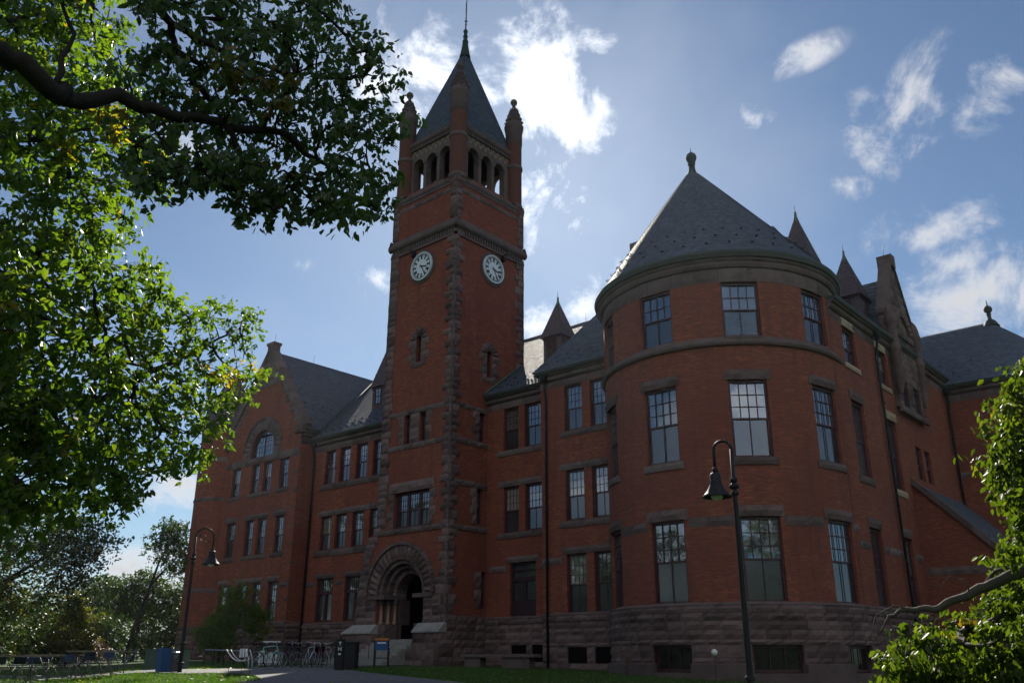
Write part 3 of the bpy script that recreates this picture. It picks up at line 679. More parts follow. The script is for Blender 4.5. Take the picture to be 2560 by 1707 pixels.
# gable wing: arch, impost band, copings, carved peak
voussoirs(trim, SG, -57.83, 16.62, 1.52, 2.35, n=17, a0=0, a1=pi)
voussoirs(sm, SG, -57.83, 16.62, 2.35, 2.52, n=24, d1=.14, rough=False)
for a, b in ((-60.35, -59.35), (-56.31, -55.31)): rockrow(trim, SG, a, b, 15.56, 16.62, .08, .5, .04)
course(SG, -59.4, -56.3, 15.62, 16.02, .1, 1.0, .02); course(SG, XE, -60.35, 15.56, 16.1); course(SG, -55.31, XG, 15.56, 16.1)
for i in range(11):
    z = 17.7+i*.42; x = PK+(ZP-z)/sl_
    rock(trim, SG, x-.55-.25*(i % 2), x-.02, z, z+.4, d1=.05, amp=.04); rock(trim, SG, 2*PK-x+.02, 2*PK-x+.55+.25*(i % 2), z, z+.4, d1=.05, amp=.04)
for i in range(5):
    z = 21.6+i*.5; w_ = (ZP-z)/sl_+.02
    rockrow(trim, SG, PK-w_, PK+w_, z, z+.49, .09, .9, .06)
sbox(sm, SG, PK-.07, PK+.07, 21.9, 23.3, .1, .17, 0.0)
def raking(S, x0, z0, x1, z1, w, d0, d1):
    n = 12; L = hypot(x1-x0, z1-z0); nx, nz = -(z1-z0)/L*w, (x1-x0)/L*w
    if nz < 0: nx, nz = -nx, -nz
    for i in range(n):
        a, b = i/n, (i+1)/n
        p = lambda t, s, d: (x0+(x1-x0)*t+nx*s, z0+(z1-z0)*t+nz*s, d)
        ti = rnd(i, x0, z0)
        F = [p(a, 0, d1), p(b, 0, d1), p(b, 1, d1), p(a, 1, d1)]
        sface(sm, S, F if x1 > x0 else F[::-1], ti)
        T = [p(a, 1, d1), p(b, 1, d1), p(b, 1, d0), p(a, 1, d0)]; sface(sm, S, T if x1 > x0 else T[::-1], ti)
        B = [p(a, 0, d0), p(b, 0, d0), p(b, 0, d1), p(a, 0, d1)]; sface(sm, S, B if x1 > x0 else B[::-1], ti)
        K = [p(a, 1, d0), p(b, 1, d0), p(b, 0, d0), p(a, 0, d0)]; sface(sm, S, K if x1 > x0 else K[::-1], ti)
raking(SG, XE-.25, 17.5, PK, 24.35, .45, -.45, .16); raking(SG, XG+.25, 17.5, PK, 24.35, .45, -.45, .16)
sm.box(PK-.42, PK+.42, YG-.16, YG+.45, 23.9, 25.0); sm.box(PK-.5, PK+.5, YG-.24, YG+.52, 25.0, 25.22)
rock(trim, SG, XG-.5, XG+.35, 17.15, 17.75, d0=-.6, d1=.3, amp=.06); rock(trim, SG, XE-.3, XE+.5, 17.15, 17.75, d0=-.6, d1=.3, amp=.06)
for i in range(30):   # quoins up the wing corner
    z = 4.0+i*.42
    if z < 17: 
        if i % 3 == 0 or z > 15.8: rock(trim, SG, XG-.42, XG+.02, z, z+.41, d1=.03, amp=.02)
# small round corner turret at the far left
LT = (-64.45, 37.9); SLT = Cyl(LT[0], LT[1], 2.05); SLT.seg = .5
lb = MB(); wall(lb, SLT, radians(-200)*2.05, radians(20)*2.05, 3.9, 19.2); lb.build('corner_turret_wall', M['brick'], BLD)
rockwall(base, SLT, radians(-200)*2.05, radians(20)*2.05, .8, 3.9, .10)
for z0, z1 in ((6.28, 6.62), (13.2, 13.5), (16.3, 16.7), (18.7, 19.2)): course(SLT, radians(-200)*2.05, radians(20)*2.05, z0, z1, .05)
cornice(sm, SLT, radians(-200)*2.05, radians(20)*2.05, 19.1, [(0, 0), (.1, .2), (.25, .3), (.4, .3)], .4)
for dz in (10.2, 5.0):
    rock(trim, SLT, radians(-168)*2.05, radians(-150)*2.05, dz-.1, dz+1.9, d1=.06, amp=.03); 
base.build('rock_faced_base', M['stone'], BLD)

# ============================================================ CLOCK TOWER
tb = MB()
fo = [(-39.63, -39.12, 13.86, 15.68), (-38.28, -37.74, 13.86, 15.68), (-40.22, -37.17, 8.85, 10.94), (-38.82, -38.40, 18.96, 20.75, 'arch'), (-41.34, -37.34, 2.0, 7.10, 'arch')]
wall(tb, ST, XL, XT, 3.0, 31.3, fo, rev=.35)
# right face openings
ro = [(37.53, 38.07, 13.86, 15.70), (37.42, 37.94, 8.98, 11.05), (37.88, 38.31, 4.33, 6.33), (38.14, 38.55, 18.10, 19.98, 'arch')]
wall(tb, STX, YT, 41.52, 3.0, 31.3, ro, rev=.35)
STB = Plane('y', 41.52, 1)
wall(tb, STL, YT, 41.52, 3.0, 31.3); wall(tb, STB, XL, XT, 3.0, 31.3)
# battered left shoulder beside the porch
def prism(mb, pts, y0, y1):
    n = len(pts); mb.face([(x, y0, z) for x, z in pts], [(x, z) for x, z in pts]); mb.face([(x, y1, z) for x, z in pts][::-1], [(x, z) for x, z in pts][::-1])
    for i in range(n):
        (a, b), (c, d) = pts[i-1], pts[i]; mb.face([(a, y1, b), (a, y0, b), (c, y0, d), (c, y1, d)][::-1], [(0, b), (y1-y0, b), (y1-y0, d), (0, d)][::-1])
prism(tb, [(-43.2, 3.5), (XL, 3.5), (XL, 8.95), (-42.15, 8.6), (-42.6, 7.6), (-42.85, 6.2)], YT, YW+.05)
tb.build('tower_wall', M['brick'], BLD)
tq = MB()
FL = [(3.5, -43.2), (5.4, -43.0), (6.4, -42.8), (7.3, -42.62), (8.3, -42.35), (8.9, -41.75), (9.2, -41.6), (60, -41.55)]
def lx(z): return float(np.interp(z, [a for a, b in FL], [b for a, b in FL]))
z = 3.5; i = 0
while z < 27.0:
    h = .34+.22*rnd(i, 4, 4); w1, w2 = (.62, .36) if i % 2 else (.34, .66)
    w1 += .2*rnd(i, 1, 1)-.05; w2 += .2*rnd(i, 2, 2)-.05
    k = dict(d0=-.05, d1=.07+.03*rnd(i, 3, 3), amp=.06, step=.15, edge=.035)
    rock(tq, ST, XT-w1, XT+.10, z, z+h-.01, **k); rock(tq, STX, YT-.10, YT+w2, z, z+h-.01, **k)
    x = lx(z+h/2); rock(tq, ST, x-.07, x+(w1 if i % 2 else w2), z, z+h-.01, **k)
    S_ = Plane('x', x, -1); rock(tq, S_, YT-.08, YT+w2, z, z+h-.01, d0=-.05, d1=.06+.04*rnd(i, 6, 3), amp=.06, step=.15)
    if z > 9: rock(tq, STX, 41.52-w1, 41.60, z, z+h-.01, **k); rock(tq, STB, XT-w2, XT+.10, z, z+h-.01, **k)
    z += h; i += 1
z = 28.1
while z < 30.8:
    h = .36+.2*rnd(z, 2, 8); w1 = .35+.3*rnd(z, 1, 7)
    for S, a, b in ((ST, XT-w1, XT+.08), (STX, YT-.08, YT+w1), (ST, XL-.08, XL+w1), (STX, 41.52-w1, 41.6), (STL, YT-.08, YT+w1)): rock(tq, S, a, b, z, z+h-.01, d1=.07+.04*rnd(z, a, 1), amp=.08, step=.15)
    z += h
# string courses round the tower
for z0, z1, d in ((8.53, 8.84, .10), (13.54, 13.86, .08), (15.68, 15.98, .06), (30.0, 30.3, .05)):
    a0 = lx(z0)
    course(ST, a0+.3 if z0 < 9 else XL+.3, XT-.3, z0, z1, d); course(STX, YT+.3, YW if z0 < 15 else 41.2, z0, z1, d)
    if z0 > 20: course(STL, YT+.3, 41.2, z0, z1, d)
course(STX, YT+.3, YW, 11.05, 11.4, .08)
# window dressings of the tower
for (a, b) in ((-40.05, -39.63), (-39.12, -38.28), (-37.74, -37.35)):
    for j in range(4): rockrow(tq, ST, a-.12*(j % 2)*(a < -40), b+.12*(j % 2)*(b > -37.5), 13.87+j*.455, 14.32+j*.455, .05, 1.2, .07)
rock(tq, ST, -40.65, -36.75, 10.95, 11.55, d0=-.2, d1=.1, amp=.08)
for j in range(4):
    rock(tq, ST, -40.22-.35-.25*(j % 2), -40.23, 8.86+j*.52, 9.37+j*.52, amp=.09); rock(tq, ST, -37.16, -37.17+.35+.2*(j % 2), 8.86+j*.52, 9.37+j*.52, amp=.09)
for S, c, zb in ((ST, -38.61, 18.96), (STX, 38.345, 18.10)):
    for j in range(4):
        e = .45+.3*(j % 2); zz = zb-.3+j*.45
        rock(tq, S, c-.21-e, c-.22, zz, zz+.44, amp=.06); rock(tq, S, c+.22, c+.21+e, zz, zz+.44, amp=.06)
    voussoirs(tq, S, c, zb+1.5, .22, .78, n=7, amp=.07); rock(tq, S, c-.35, c+.35, zb-.36, zb-.02, amp=.05)
for (a, b, c, d) in ro[:3]:
    for j in range(4): rock(tq, STX, a-.4-.2*(j % 2), a-.01, c+j*(d-c)/4, c+(j+1)*(d-c)/4-.01, amp=.06)
tq.build('quoin', M['stone'], BLD)
for o in fo[:2]: window(ST, *o, rev=.3, simple=True)
for a, b in ((-40.20, -39.22), (-39.2, -38.2), (-38.18, -37.19)): window(ST, a, b, 8.87, 10.93, rev=.28, cols=4, rows=3)
window(ST, -38.82, -38.40, 18.96, 20.75, rev=.3, simple=True, arch=True, single=True); window(STX, 38.14, 38.55, 18.10, 19.98, rev=.3, simple=True, arch=True, single=True)
for o in ro[:3]: window(STX, *o, rev=.3, simple=True)
# dentil course and moulded belt under the upper stage
bt = MB(); FACES = ((ST, XL, XT), (STX, YT, 41.52), (STL, YT, 41.52), (STB, XL, XT))
for S, a, b in FACES:
    e = .25; cornice(bt, S, a-e, b+e, 27.32, [(-.02, .0), (0, .12), (.10, .22), (.22, .25), (.34, .20), (.72, .02)], .35, False)
    sbox(bt, S, a-.1, b+.1, 26.78, 26.95, 0, .10, .4); n = 26
    for i in range(n): u = a+(b-a)*(i+.5)/n; sbox(bt, S, u-.07, u+.07, 26.96, 27.30, 0, .10, .3)
    e = .12; cornice(bt, S, a-e, b+e, 30.55, [(-.02, 0), (.02, .05), (.20, .06), (.24, .10), (.40, .12), (.62, .02), (.62, -1.2)], .4, False)
bt.build('belt_course', M['trim'], BLD)
# clocks
def clock(S, cu, cz):
    R = .97; ring = MB(); n = 48
    def annulus(mb, r0, r1, d0, d1, n=48, tint=.5):
        for i in range(n):
            a, b = 2*pi*i/n, 2*pi*(i+1)/n; V = lambda t, r, d: (cu+r*cos(t), cz+r*sin(t), d)
            F = [V(a, r0, d1), V(a, r1, d1), V(b, r1, d1), V(b, r0, d1)]; sface(mb, S, F, tint)
            sface(mb, S, [V(a, r1, d1), V(a, r1, d0), V(b, r1, d0), V(b, r1, d1)], tint)
            if r0 > 0: sface(mb, S, [V(a, r0, d0), V(a, r0, d1), V(b, r0, d1), V(b, r0, d0)], tint)
    annulus(ring, R-.07, R, 0.0, .16); annulus(ring, R-.155, R-.12, 0.0, .13)
    c = ring.build('clock', M['clockwhite'], BLD)
    d = MB(); annulus(d, 0, R-.02, 0.0, .10); d.build('dial', M['clockblack'], c)
    f = MB(); annulus(f, 0, R*.50, .10, .115)
    for i in range(12):      # white sectors between the dark numerals
        a = 2*pi*i/12
        for k in (-1, 1):
            t0 = a+k*.105; t1 = a+k*.25; r0, r1 = R*.5, R*.78
            F = [(cu+r0*cos(t), cz+r0*sin(t), .112) for t in (min(t0, t1), max(t0, t1))]; G = [(cu+r1*cos(t), cz+r1*sin(t), .112) for t in (max(t0, t1), min(t0, t1))]
            sface(f, S, [F[0], G[1], G[0], F[1]])
    f.build('dial_centre', M['clockwhite'], c)
    g = MB()                 # numeral strokes
    NUM = {0: 'XII', 1: 'I', 2: 'II', 3: 'III', 4: 'IIII', 5: 'V', 6: 'VI', 7: 'VII', 8: 'VIII', 9: 'IX', 10: 'X', 11: 'XI'}
    for h, s in NUM.items():
        t = pi/2-2*pi*h/12; er = (cos(t), sin(t)); et = (sin(t), -cos(t)); W = len(s)*.055
        def P(x, y): return (cu+er[0]*(R*.64+y)+et[0]*x, cz+er[1]*(R*.64+y)+et[1]*x)
        def stroke(x0, y0, x1, y1, w=.014):
            L = hypot(x1-x0, y1-y0); nx, ny = -(y1-y0)/L*w, (x1-x0)/L*w
            sface(g, S, [(*P(x0-nx, y0-ny), .118), (*P(x1-nx, y1-ny), .118), (*P(x1+nx, y1+ny), .118), (*P(x0+nx, y0+ny), .118)][::-1])
            sface(g, S, [(*P(x0-nx, y0-ny), .1175), (*P(x1-nx, y1-ny), .1175), (*P(x1+nx, y1+ny), .1175), (*P(x0+nx, y0+ny), .1175)])
        for i, ch in enumerate(s):
            x = -W/2+.055*(i+.5)
            if ch == 'I': stroke(x, -.12, x, .12)
            elif ch == 'V': stroke(x-.03, .12, x, -.12); stroke(x+.03, .12, x, -.12)
            else: stroke(x-.03, -.12, x+.03, .12); stroke(x-.03, .12, x+.03, -.12)
    g.build('numerals', M['clockblack'], c)
    for name, ang, L, w in (('hour_hand', radians(-(3.42/12*360)), .50, .035), ('minute_hand', radians(-(25/60*360)), .72, .025)):
        h = MB(); t = pi/2+ang; er = (cos(t), sin(t)); et = (-sin(t), cos(t))
        q = lambda a, b: (cu+er[0]*a+et[0]*b, cz+er[1]*a+et[1]*b)
        pts = [q(-.15, -w), q(0, -w*1.3), q(L*.7, -w), q(L*.8, -w*2.2), q(L, 0), q(L*.8, w*2.2), q(L*.7, w), q(0, w*1.3), q(-.15, w)]
        sface(h, S, [(*p, .145) for p in pts]); sface(h, S, [(*p, .13) for p in pts[::-1]])
        for i in range(len(pts)): sface(h, S, [(*pts[i-1], .13), (*pts[i], .13), (*pts[i], .145), (*pts[i-1], .145)])
        h.build(name, M['clockblack'], c)
    s = MB(); annulus(s, R, R+.2, -.02, .05, tint=.2); s.build('surround', M['trim'], c)
clock(ST, -38.56, 25.41); clock(STX, 38.55, 25.5)
lm = MB()
for S, u, z in ((ST, -39.35, 26.5), (STX, 39.45, 26.62)): sbox(lm, S, u-.1, u+.1, z-.22, z+.12, .0, .28); sbox(lm, S, u-.02, u+.02, z+.12, z+.2, 0, .5)
lm.build('flood_lamp', M['black'], BLD)
# belfry: three round arches a side, open through
bf = MB(); bs = MB(); ck = MB(); I = .45
BX0, BX1, BY0, BY1 = XL+I, XT-I, YT+I, 41.52-I
BF = ((Plane('y', BY0, -1), BX0, BX1), (Plane('x', BX1, 1), BY0, BY1), (Plane('y', BY1, 1), BX0, BX1), (Plane('x', BX0, -1), BY0, BY1))
for S, a, b in BF:
    m = (a+b)/2; w = 1.02; g = .28
    oo = [(m+(w+g)*k-w/2, m+(w+g)*k+w/2, 31.15, 34.05, 'arch') for k in (-1, 0, 1)]
    wall(bs, S, a, b, 31.1, 34.3, oo, rev=.45)
    SI = Plane(S.a, S.c-S.g*.45, -S.g); wall(bs, SI, a, b, 31.1, 34.3, oo, rev=0.0)
    for o in oo: voussoirs(bs, S, (o[0]+o[1])/2, 34.05-w/2, w/2, w/2+.12, n=9, d1=.05, rough=False)
    for k in (-.5, .5):
        x = m+(w+g)*k
        for zz, r in ((31.5, .17), (33.2, .14)): pass
        p = S.P(x, 0, -.2); bs.lathe([(.19, 31.15), (.19, 31.3), (.14, 31.4), (.13, 33.2), (.2, 33.4), (.2, 33.5)], (p[0], p[1]), 12, tint=.4)
    wall(bf, S, a, b, 34.3, 35.45)
    n = 22
    for i in range(n):
        for j in range(2):
            if (i+j) % 2: continue
            u0 = a+(b-a)*i/n; u1 = a+(b-a)*(i+1)/n; sface(ck, S, [(u0, 34.36+j*.24, .012), (u1, 34.36+j*.24, .012), (u1, 34.60+j*.24, .012), (u0, 34.60+j*.24, .012)], 1.0)
    for i in range(26): u = a+(b-a)*(i+.5)/26; sbox(bs, S, u-.06, u+.06, 34.86, 35.16, 0, .14, .35)
    cornice(bs, S, a-.2, b+.2, 35.16, [(0, 0), (0, .18), (.16, .24), (.3, .22), (.3, -.1)], .4, False)
bf.build('belfry_wall', M['trim'], BLD); ck.build('checker_band', M['band'], BLD); bs.build('belfry_arcade', M['trim'], BLD)
fl = MB(); fl.box(BX0, BX1, BY0, BY1, 30.9, 31.14); fl.box(BX0+.2, BX1-.2, BY0+.2, BY1-.2, 35.2, 35.35); fl.build('belfry_floor', M['dark'], BLD)
# corner tourelles with conical caps
for k, (x, y) in enumerate(((XT-.42, YT+.42), (XL+.42, YT+.42), (XT-.42, 41.52-.42), (XL+.42, 41.52-.42))):
    t = MB(); t.lathe([(.10, 29.4), (.44, 30.2), (.56, 30.8), (.56, 36.2)], (x, y), 20, rref=.56)
    o = t.build('tourelle', M['brick_soot'], BLD)
    t = MB(); t.lathe([(.56, 31.0), (.62, 31.05), (.62, 31.3), (.56, 31.36)], (x, y), 20); t.build('stone_band', M['trim'], o); t = MB(); t.lathe([(.56, 34.1), (.63, 34.16), (.63, 34.36), (.56, 34.42)], (x, y), 20); t.build('stone_band', M['trim'], o); t = MB()
    t.lathe([(.56, 36.15), (.60, 36.2), (.60, 37.0), (.63, 37.3), (.69, 37.55), (.70, 37.75), (.64, 37.85), (.15, 39.4), (.12, 39.5), (.12, 39.62), (.22, 39.72), (.26, 39.88), (.2, 40.05), (.05, 40.12)], (x, y), 20, tint=.3)
    for j in range(7):
        for i in range(10):
            r = .62-(.062*j); a = 2*pi*(i+.5*(j % 2))/10; zz = 38.05+j*.18
            p, q = (x+r*cos(a), y+r*sin(a)), (.05, .05); t.box(p[0]-.05, p[0]+.05, p[1]-.05, p[1]+.05, zz, zz+.12, .3)
    t.build('stone_cap', M['trim'], o)
# pyramid roof, finial and vane
pr = MB(); rx0, rx1, ry0, ry1 = XL+.48, XT-.48, YT+.48, 41.04; ap = (-38.50, 38.40, 44.4)
cs = [(rx0, ry0, 35.42), (rx1, ry0, 35.42), (rx1, ry1, 35.42), (rx0, ry1, 35.42)]
for i in range(4): slate_plane(pr, cs[i], cs[(i+1) % 4], ap, ap, .24, .03)
pr.build('tower_roof', M['slate'], BLD)
fi = MB(); fi.lathe([(.42, 43.5), (.34, 43.9), (.24, 44.5), (.2, 44.9), (.24, 44.95), (.16, 45.05), (.15, 45.35), (.2, 45.4), (.12, 45.5), (.14, 45.75), (.18, 45.9), (.08, 46.05), (.03, 46.15)], (ap[0], ap[1]), 14)
fi.tube([(ap[0], ap[1], 46.0), (ap[0]+.02, ap[1], 47.6), (ap[0]+.06, ap[1], 49.3)], [.05, .035, .02], 6)
for z_, r in ((46.5, .09), (46.8, .13), (47.1, .07), (48.6, .06)): fi.lathe([(.01, z_-r), (r, z_), (.01, z_+r)], (ap[0]+.02, ap[1]), 8)
fi.box(ap[0]-.03, ap[0]+.07, ap[1]-.02, ap[1]+.02, 47.5, 48.5)
fi.build('finial', M['iron'], BLD)

# --- entrance porch
ent = MB(); po = MB(); CU, SP = -39.34, 5.10
rockwall(ent, ST, -43.15, -41.36, 3.5, 5.0, .10, holes=()); rockwall(ent, ST, -37.32, XT-.35, 3.5, 5.9, .10)
rockwall(ent, ST, -43.68, -41.1, .9, 3.06, .55, h=.52, L=1.1, amp=.04); rockwall(ent, ST, -37.6, XT+.08, .9, 3.06, .55, h=.52, L=1.1, amp=.04)
rockwall(ent, STX, YT-.5, YW, .9, 3.06, .12, h=.42, L=.9); rockwall(ent, STX, YT, YW, 3.06, 3.9, .1, h=.4, L=.9)
rockwall(ent, Plane('x', -43.68, -1), YT-.5, YW, .9, 3.06, .05, h=.5, L=1.0)
for a, b in ((-43.72, -41.1), (-37.62, XT+.12)):
    cap = MB()
    sface(cap, ST, [(a, 3.06, .62), (b, 3.06, .62), (b if b > -38 else b, 3.50, .12), (a+(.45 if a < -43 else 0), 3.50, .12)], .8); sbox(cap, ST, a, b, 2.98, 3.06, 0, .62, .7)
    sface(cap, ST, [(a, 3.06, 0), (a, 3.06, .62), (a+(.45 if a < -43 else 0), 3.5, .12), (a+(.45 if a < -43 else 0), 3.5, 0)], .7); sface(cap, ST, [(b, 3.06, .62), (b, 3.06, 0), (b, 3.5, 0), (b, 3.5, .12)], .7); cap.build('sloping_cap', M['pale'], BLD)
ped = MB(); rockwall(ped, ST, -37.9, XT+.12, .9, 2.1, .95, h=.6, L=.9, amp=.04, d0=.5); sbox(cap, ST, -37.9, XT+.12, 2.08, 2.16, .5, .98, .5)
ped.build('porch_pedestal', M['trim'], BLD)
# orders of the arch, stepping back
voussoirs(ent, ST, CU, SP, 2.02, 2.78, n=21, d1=.10, amp=.09); voussoirs(po, ST, CU, SP, 2.78, 2.95, n=36, d1=.2, rough=False)
voussoirs(po, ST, CU, SP, 1.96, 2.04, n=30, d0=-.5, d1=.06, rough=False); voussoirs(po, ST, CU, SP, 1.72, 2.02, n=30, d0=-.9, d1=-.10, rough=False); voussoirs(po, ST, CU, SP, 1.50, 1.74, n=30, d0=-1.2, d1=-.42, rough=False); voussoirs(ent, ST, CU, SP, 1.22, 1.52, n=21, d0=-1.6, d1=-.74, amp=.03)
for s in (-1, 1):
    for r, d in ((1.88, -.28), (1.62, -.60), (1.38, -.9)):
        p = ST.P(CU+s*r, 0, d); c_ = MB()
        c_.lathe([(.17, 3.5), (.19, 3.6), (.13, 3.68), (.115, 4.55), (.13, 4.6)], (p[0], p[1]), 12); c_.build('porch_column', M['granite'], BLD)
        po.lathe([(.12, 4.55), (.16, 4.7), (.22, 4.86), (.22, 4.9)], (p[0], p[1]), 10, tint=.2)
    a, b = sorted((CU+s*2.75, CU+s*1.2)); sbox(po, ST, a, b, 4.88, 5.10, -1.6, .16, .3)
    a, b = sorted((CU+s*2.0, CU+s*1.22)); sbox(ent, ST, a, b, 2.0, 3.5, -1.3, -.02, .4)
    for r, d in ((1.80, -.42), (1.55, -.74), (1.3, -1.05)): a, b = sorted((CU+s*(r+.2), CU+s*(r-.06))); sbox(po, ST, a, b, 3.5, 4.9, d-.9, d-.05, .2)
ent.build('porch_stonework', M['stone'], BLD); po.build('porch_moulding', M['trim'], BLD)
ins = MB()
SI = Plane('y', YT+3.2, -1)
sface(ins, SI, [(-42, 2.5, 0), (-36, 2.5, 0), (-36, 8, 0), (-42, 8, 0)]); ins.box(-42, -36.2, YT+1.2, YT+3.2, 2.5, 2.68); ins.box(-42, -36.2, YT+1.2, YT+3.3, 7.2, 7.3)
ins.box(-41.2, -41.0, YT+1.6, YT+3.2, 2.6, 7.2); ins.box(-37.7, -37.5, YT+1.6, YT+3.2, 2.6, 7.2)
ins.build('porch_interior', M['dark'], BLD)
dr = MB(); SD = Plane('y', YT+3.1, -1)
for a, b in ((-40.3, -39.4), (-39.35, -38.4)):
    for (p, q, r_, s_) in ((a, a+.14, 2.7, 5.4), (b-.14, b, 2.7, 5.4), (a, b, 2.7, 3.6), (a, b, 5.25, 5.4)): sbox(dr, SD, p, q, r_, s_, 0, .06)
d_ = dr.build('door', M['frame'], BLD); gl = MB(); sface(gl, SD, [(-40.3, 3.5, .02), (-38.4, 3.5, .02), (-38.4, 5.3, .02), (-40.3, 5.3, .02)]); gl.build('door_pane', M['screen'], d_)
stp = MB(); nst = 8
for i in range(nst):
    zt = 1.30+(i+1)*1.36/nst; y0 = YT-.2-(nst-1-i)*.34; ex = 1.1 if i < 2 else (.4 if i == 2 else 0)
    stp.box(-41.06-ex*1.6, -37.66-(0 if i > 1 else 0), y0, YT+1.5, (1.0 if i == 0 else zt-.17+.004), zt, .3+.1*(i % 2))
stp.build('entrance_steps', M['pale'], BLD)
# double door of the recessed front, beside the downpipe
d2 = MB(); a, b, c, d = -33.74, -31.86, 3.80, 6.74; cu = (a+b)/2
for (p, q, r_, s_) in ((a, a+.12, c, d), (b-.12, b, c, d), (a+.12, b-.12, d-.12, d), (a+.12, b-.12, 5.72, 5.95), (cu-.1, cu+.1, c, 5.72), (a+.12, cu-.1, c, 4.7), (cu+.1, b-.12, c, 4.7), (a+.12, b-.12, 6.28, 6.36)): sbox(d2, SF, p, q, r_, s_, -.27, -.14)
o = d2.build('double_door', M['sash'], BLD); g2 = MB(); sface(g2, SF, [(a, c, -.24), (b, c, -.24), (b, d, -.24), (a, d, -.24)]); g2.build('door_pane', M['screen'], o)
cr = MB(); g_ = MB()

# ============================================================ ROOFS
def P3(x, y, z): return (x, y, z)
ms = .775; ey, ez = YW-.42, 16.80; ry = 47.3; rz = ez+ms*(ry-ey)
r = MB()
def mainz(y): return ez+ms*(y-ey)
slate_plane(r, (XG-.1, ey, ez), (XL+.1, ey, ez), (XL+.1, ry, rz), (XG-5.2, ry, rz))
slate_plane(r, (XL, 41.4, mainz(41.4)), (XT, 41.4, mainz(41.4)), (XT, ry, rz), (XL, ry, rz))
slate_plane(r, (XT-.05, ey, ez), (XF-.1, ey, ez), (XF-.1, ry, rz), (XT-.05, ry, rz)); slate_plane(r, (XF-.1, YW+.3, mainz(YW+.3)), (-25, YW+.3, mainz(YW+.3)), (-20, ry, rz), (XF-.1, ry, rz))
slate_plane(r, (-20, 57.4, 16.3), (XE+2, 57.4, 16.3), (-57.8, ry, rz), (-20, ry, rz), .6)
for (a, b) in ((XT+.1, XF-.3), (XG+.3, XL-.2)): guards_plane(r, (a, ey, ez), (b, ey, ez), (b, ry, rz), (a, ry, rz), ((.045, 0), (.075, .33), (.105, .66), (.16, .2)), .8)
r.build('main_roof', M['slate'], BLD)
r = MB()       # gabled wing, ridge running back
gz0 = 17.25; gx = XG+.45; sy0 = YG+.4
sE = (24.45-gz0)/(gx-PK); xq = lambda z: PK+(24.45-z)/sE
slate_plane(r, (gx, sy0, gz0), (gx, YW-.3, gz0), (PK, 47.3, 24.45), (PK, sy0, 24.45))
slate_plane(r, (gx, YW-.3, gz0), (XG-.2, YW+.8, mainz(YW+.8)), (PK, 47.4, 24.45), (PK, 47.3, 24.45), .3)
slate_plane(r, (2*PK-gx, 57, gz0), (2*PK-gx, sy0, gz0), (PK, sy0, 24.45), (PK, 57, 24.45), .4)
slate_plane(r, (PK+.5, 47.3, 23.8), (gx, 57, gz0), (PK, 57, 24.4), (PK, 47.3, 24.4), .6)
guards_plane(r, (gx, sy0, gz0), (gx, YW-.3, gz0), (PK, 47.3, 24.45), (PK, sy0, 24.45), ((.05, .3), (.10, .0), (.15, .4), (.20, .1), (.30, .3), (.36, .6)), .8)
r.tube([(PK, sy0, 24.5), (PK, 47.3, 24.5)], .06, 6); r.tube([(-57.5, 47.3, rz+.03), (-20, 47.3, rz+.03)], .06, 6)
r.build('wing_roof', M['slate'], BLD)
r = MB()       # steep roof of the forward block
bz, by = 16.80, YS-.42; tz = 24.2; ty = by+(tz-bz)/1.25; hx = XF-.35
slate_plane(r, (hx, by, bz), (-16, by, bz), (-18, ty, tz), (hx+.74*(ty-by), ty, tz)); slate_plane(r, (hx, 52, 19.5), (hx, by, bz), (hx+.74*(ty-by), ty, tz), (hx+.74*(ty-by), 52, tz), .3)
slate_plane(r, (XR+.42, 40.5, 18.06), (XR+.42, 57.2, 18.06), (-19.2, 57.2, tz), (-19.2, 40.5, tz)); slate_plane(r, (-18, ty, tz), (-19.2, 57, tz), (-25, 57, tz+.05), (-24.7, ty, tz+.05), 1.0)
guards_plane(r, (hx+.6, by, bz), (-25.5, by, bz), (-25.5, ty, tz), (hx+.6, ty, tz), ((.06, 0), (.12, .5), (.3, .2)), .8)
r.build('forward_roof', M['slate'], BLD)
ch = MB(); ch.box(-27.6, -26.9, 42.6, 43.4, 22, 26.3); ch.build('chimney', M['trim'], BLD); ch = MB(); ch.box(-22.4, -21.5, 44.6, 45.5, 22, 26.6); ch.build('chimney', M['trim'], BLD)
r = MB(); TA = (-21.08, 39.30, 27.3)
slate_cone(r, TC, TA, 6.25, 19.30, seg=72, course=.25, rtop=.3)
for zz, ph in ((20.0, 0), (20.6, .5), (21.2, 0)):
    t = (zz-19.3)/(TA[2]-19.3); R_ = 6.25*(1-t)+.3*t; cx, cy = TC[0]+(TA[0]-TC[0])*t, TC[1]+(TA[1]-TC[1])*t
    for i in range(34):
        a = 2*pi*(i+ph)/34; ca, sa = cos(a), sin(a); b_ = [(cx+(R_+.02)*ca-sa*e, cy+(R_+.02)*sa+ca*e, zz) for e in (-.05, .05)]; tp = [(cx+(R_+.15)*ca-sa*e, cy+(R_+.15)*sa+ca*e, zz+.03) for e in (-.05, .05)]; up = [(cx+(R_-.1)*ca-sa*e, cy+(R_-.1)*sa+ca*e, zz+.14) for e in (-.05, .05)]
        r.face([b_[0], b_[1], tp[1], tp[0]], None, .1); r.face([tp[0], tp[1], up[1], up[0]], None, .1)
o = r.build('turret_roof', M['slate'], BLD)
f = MB(); x, y, z0 = TA[0], TA[1], 26.92
f.lathe([(.62, z0-.15), (.50, z0+.1), (.3, z0+.3), (.2, z0+.6), (.16, z0+.95), (.22, z0+1.0), (.15, z0+1.06), (.22, z0+1.12), (.2, z0+1.2), (.28, z0+1.3), (.31, z0+1.45), (.27, z0+1.62), (.12, z0+1.76), (.03, z0+1.8), (.015, z0+2.05)], (x, y), 18); f.build('finial', M['iron'], o)
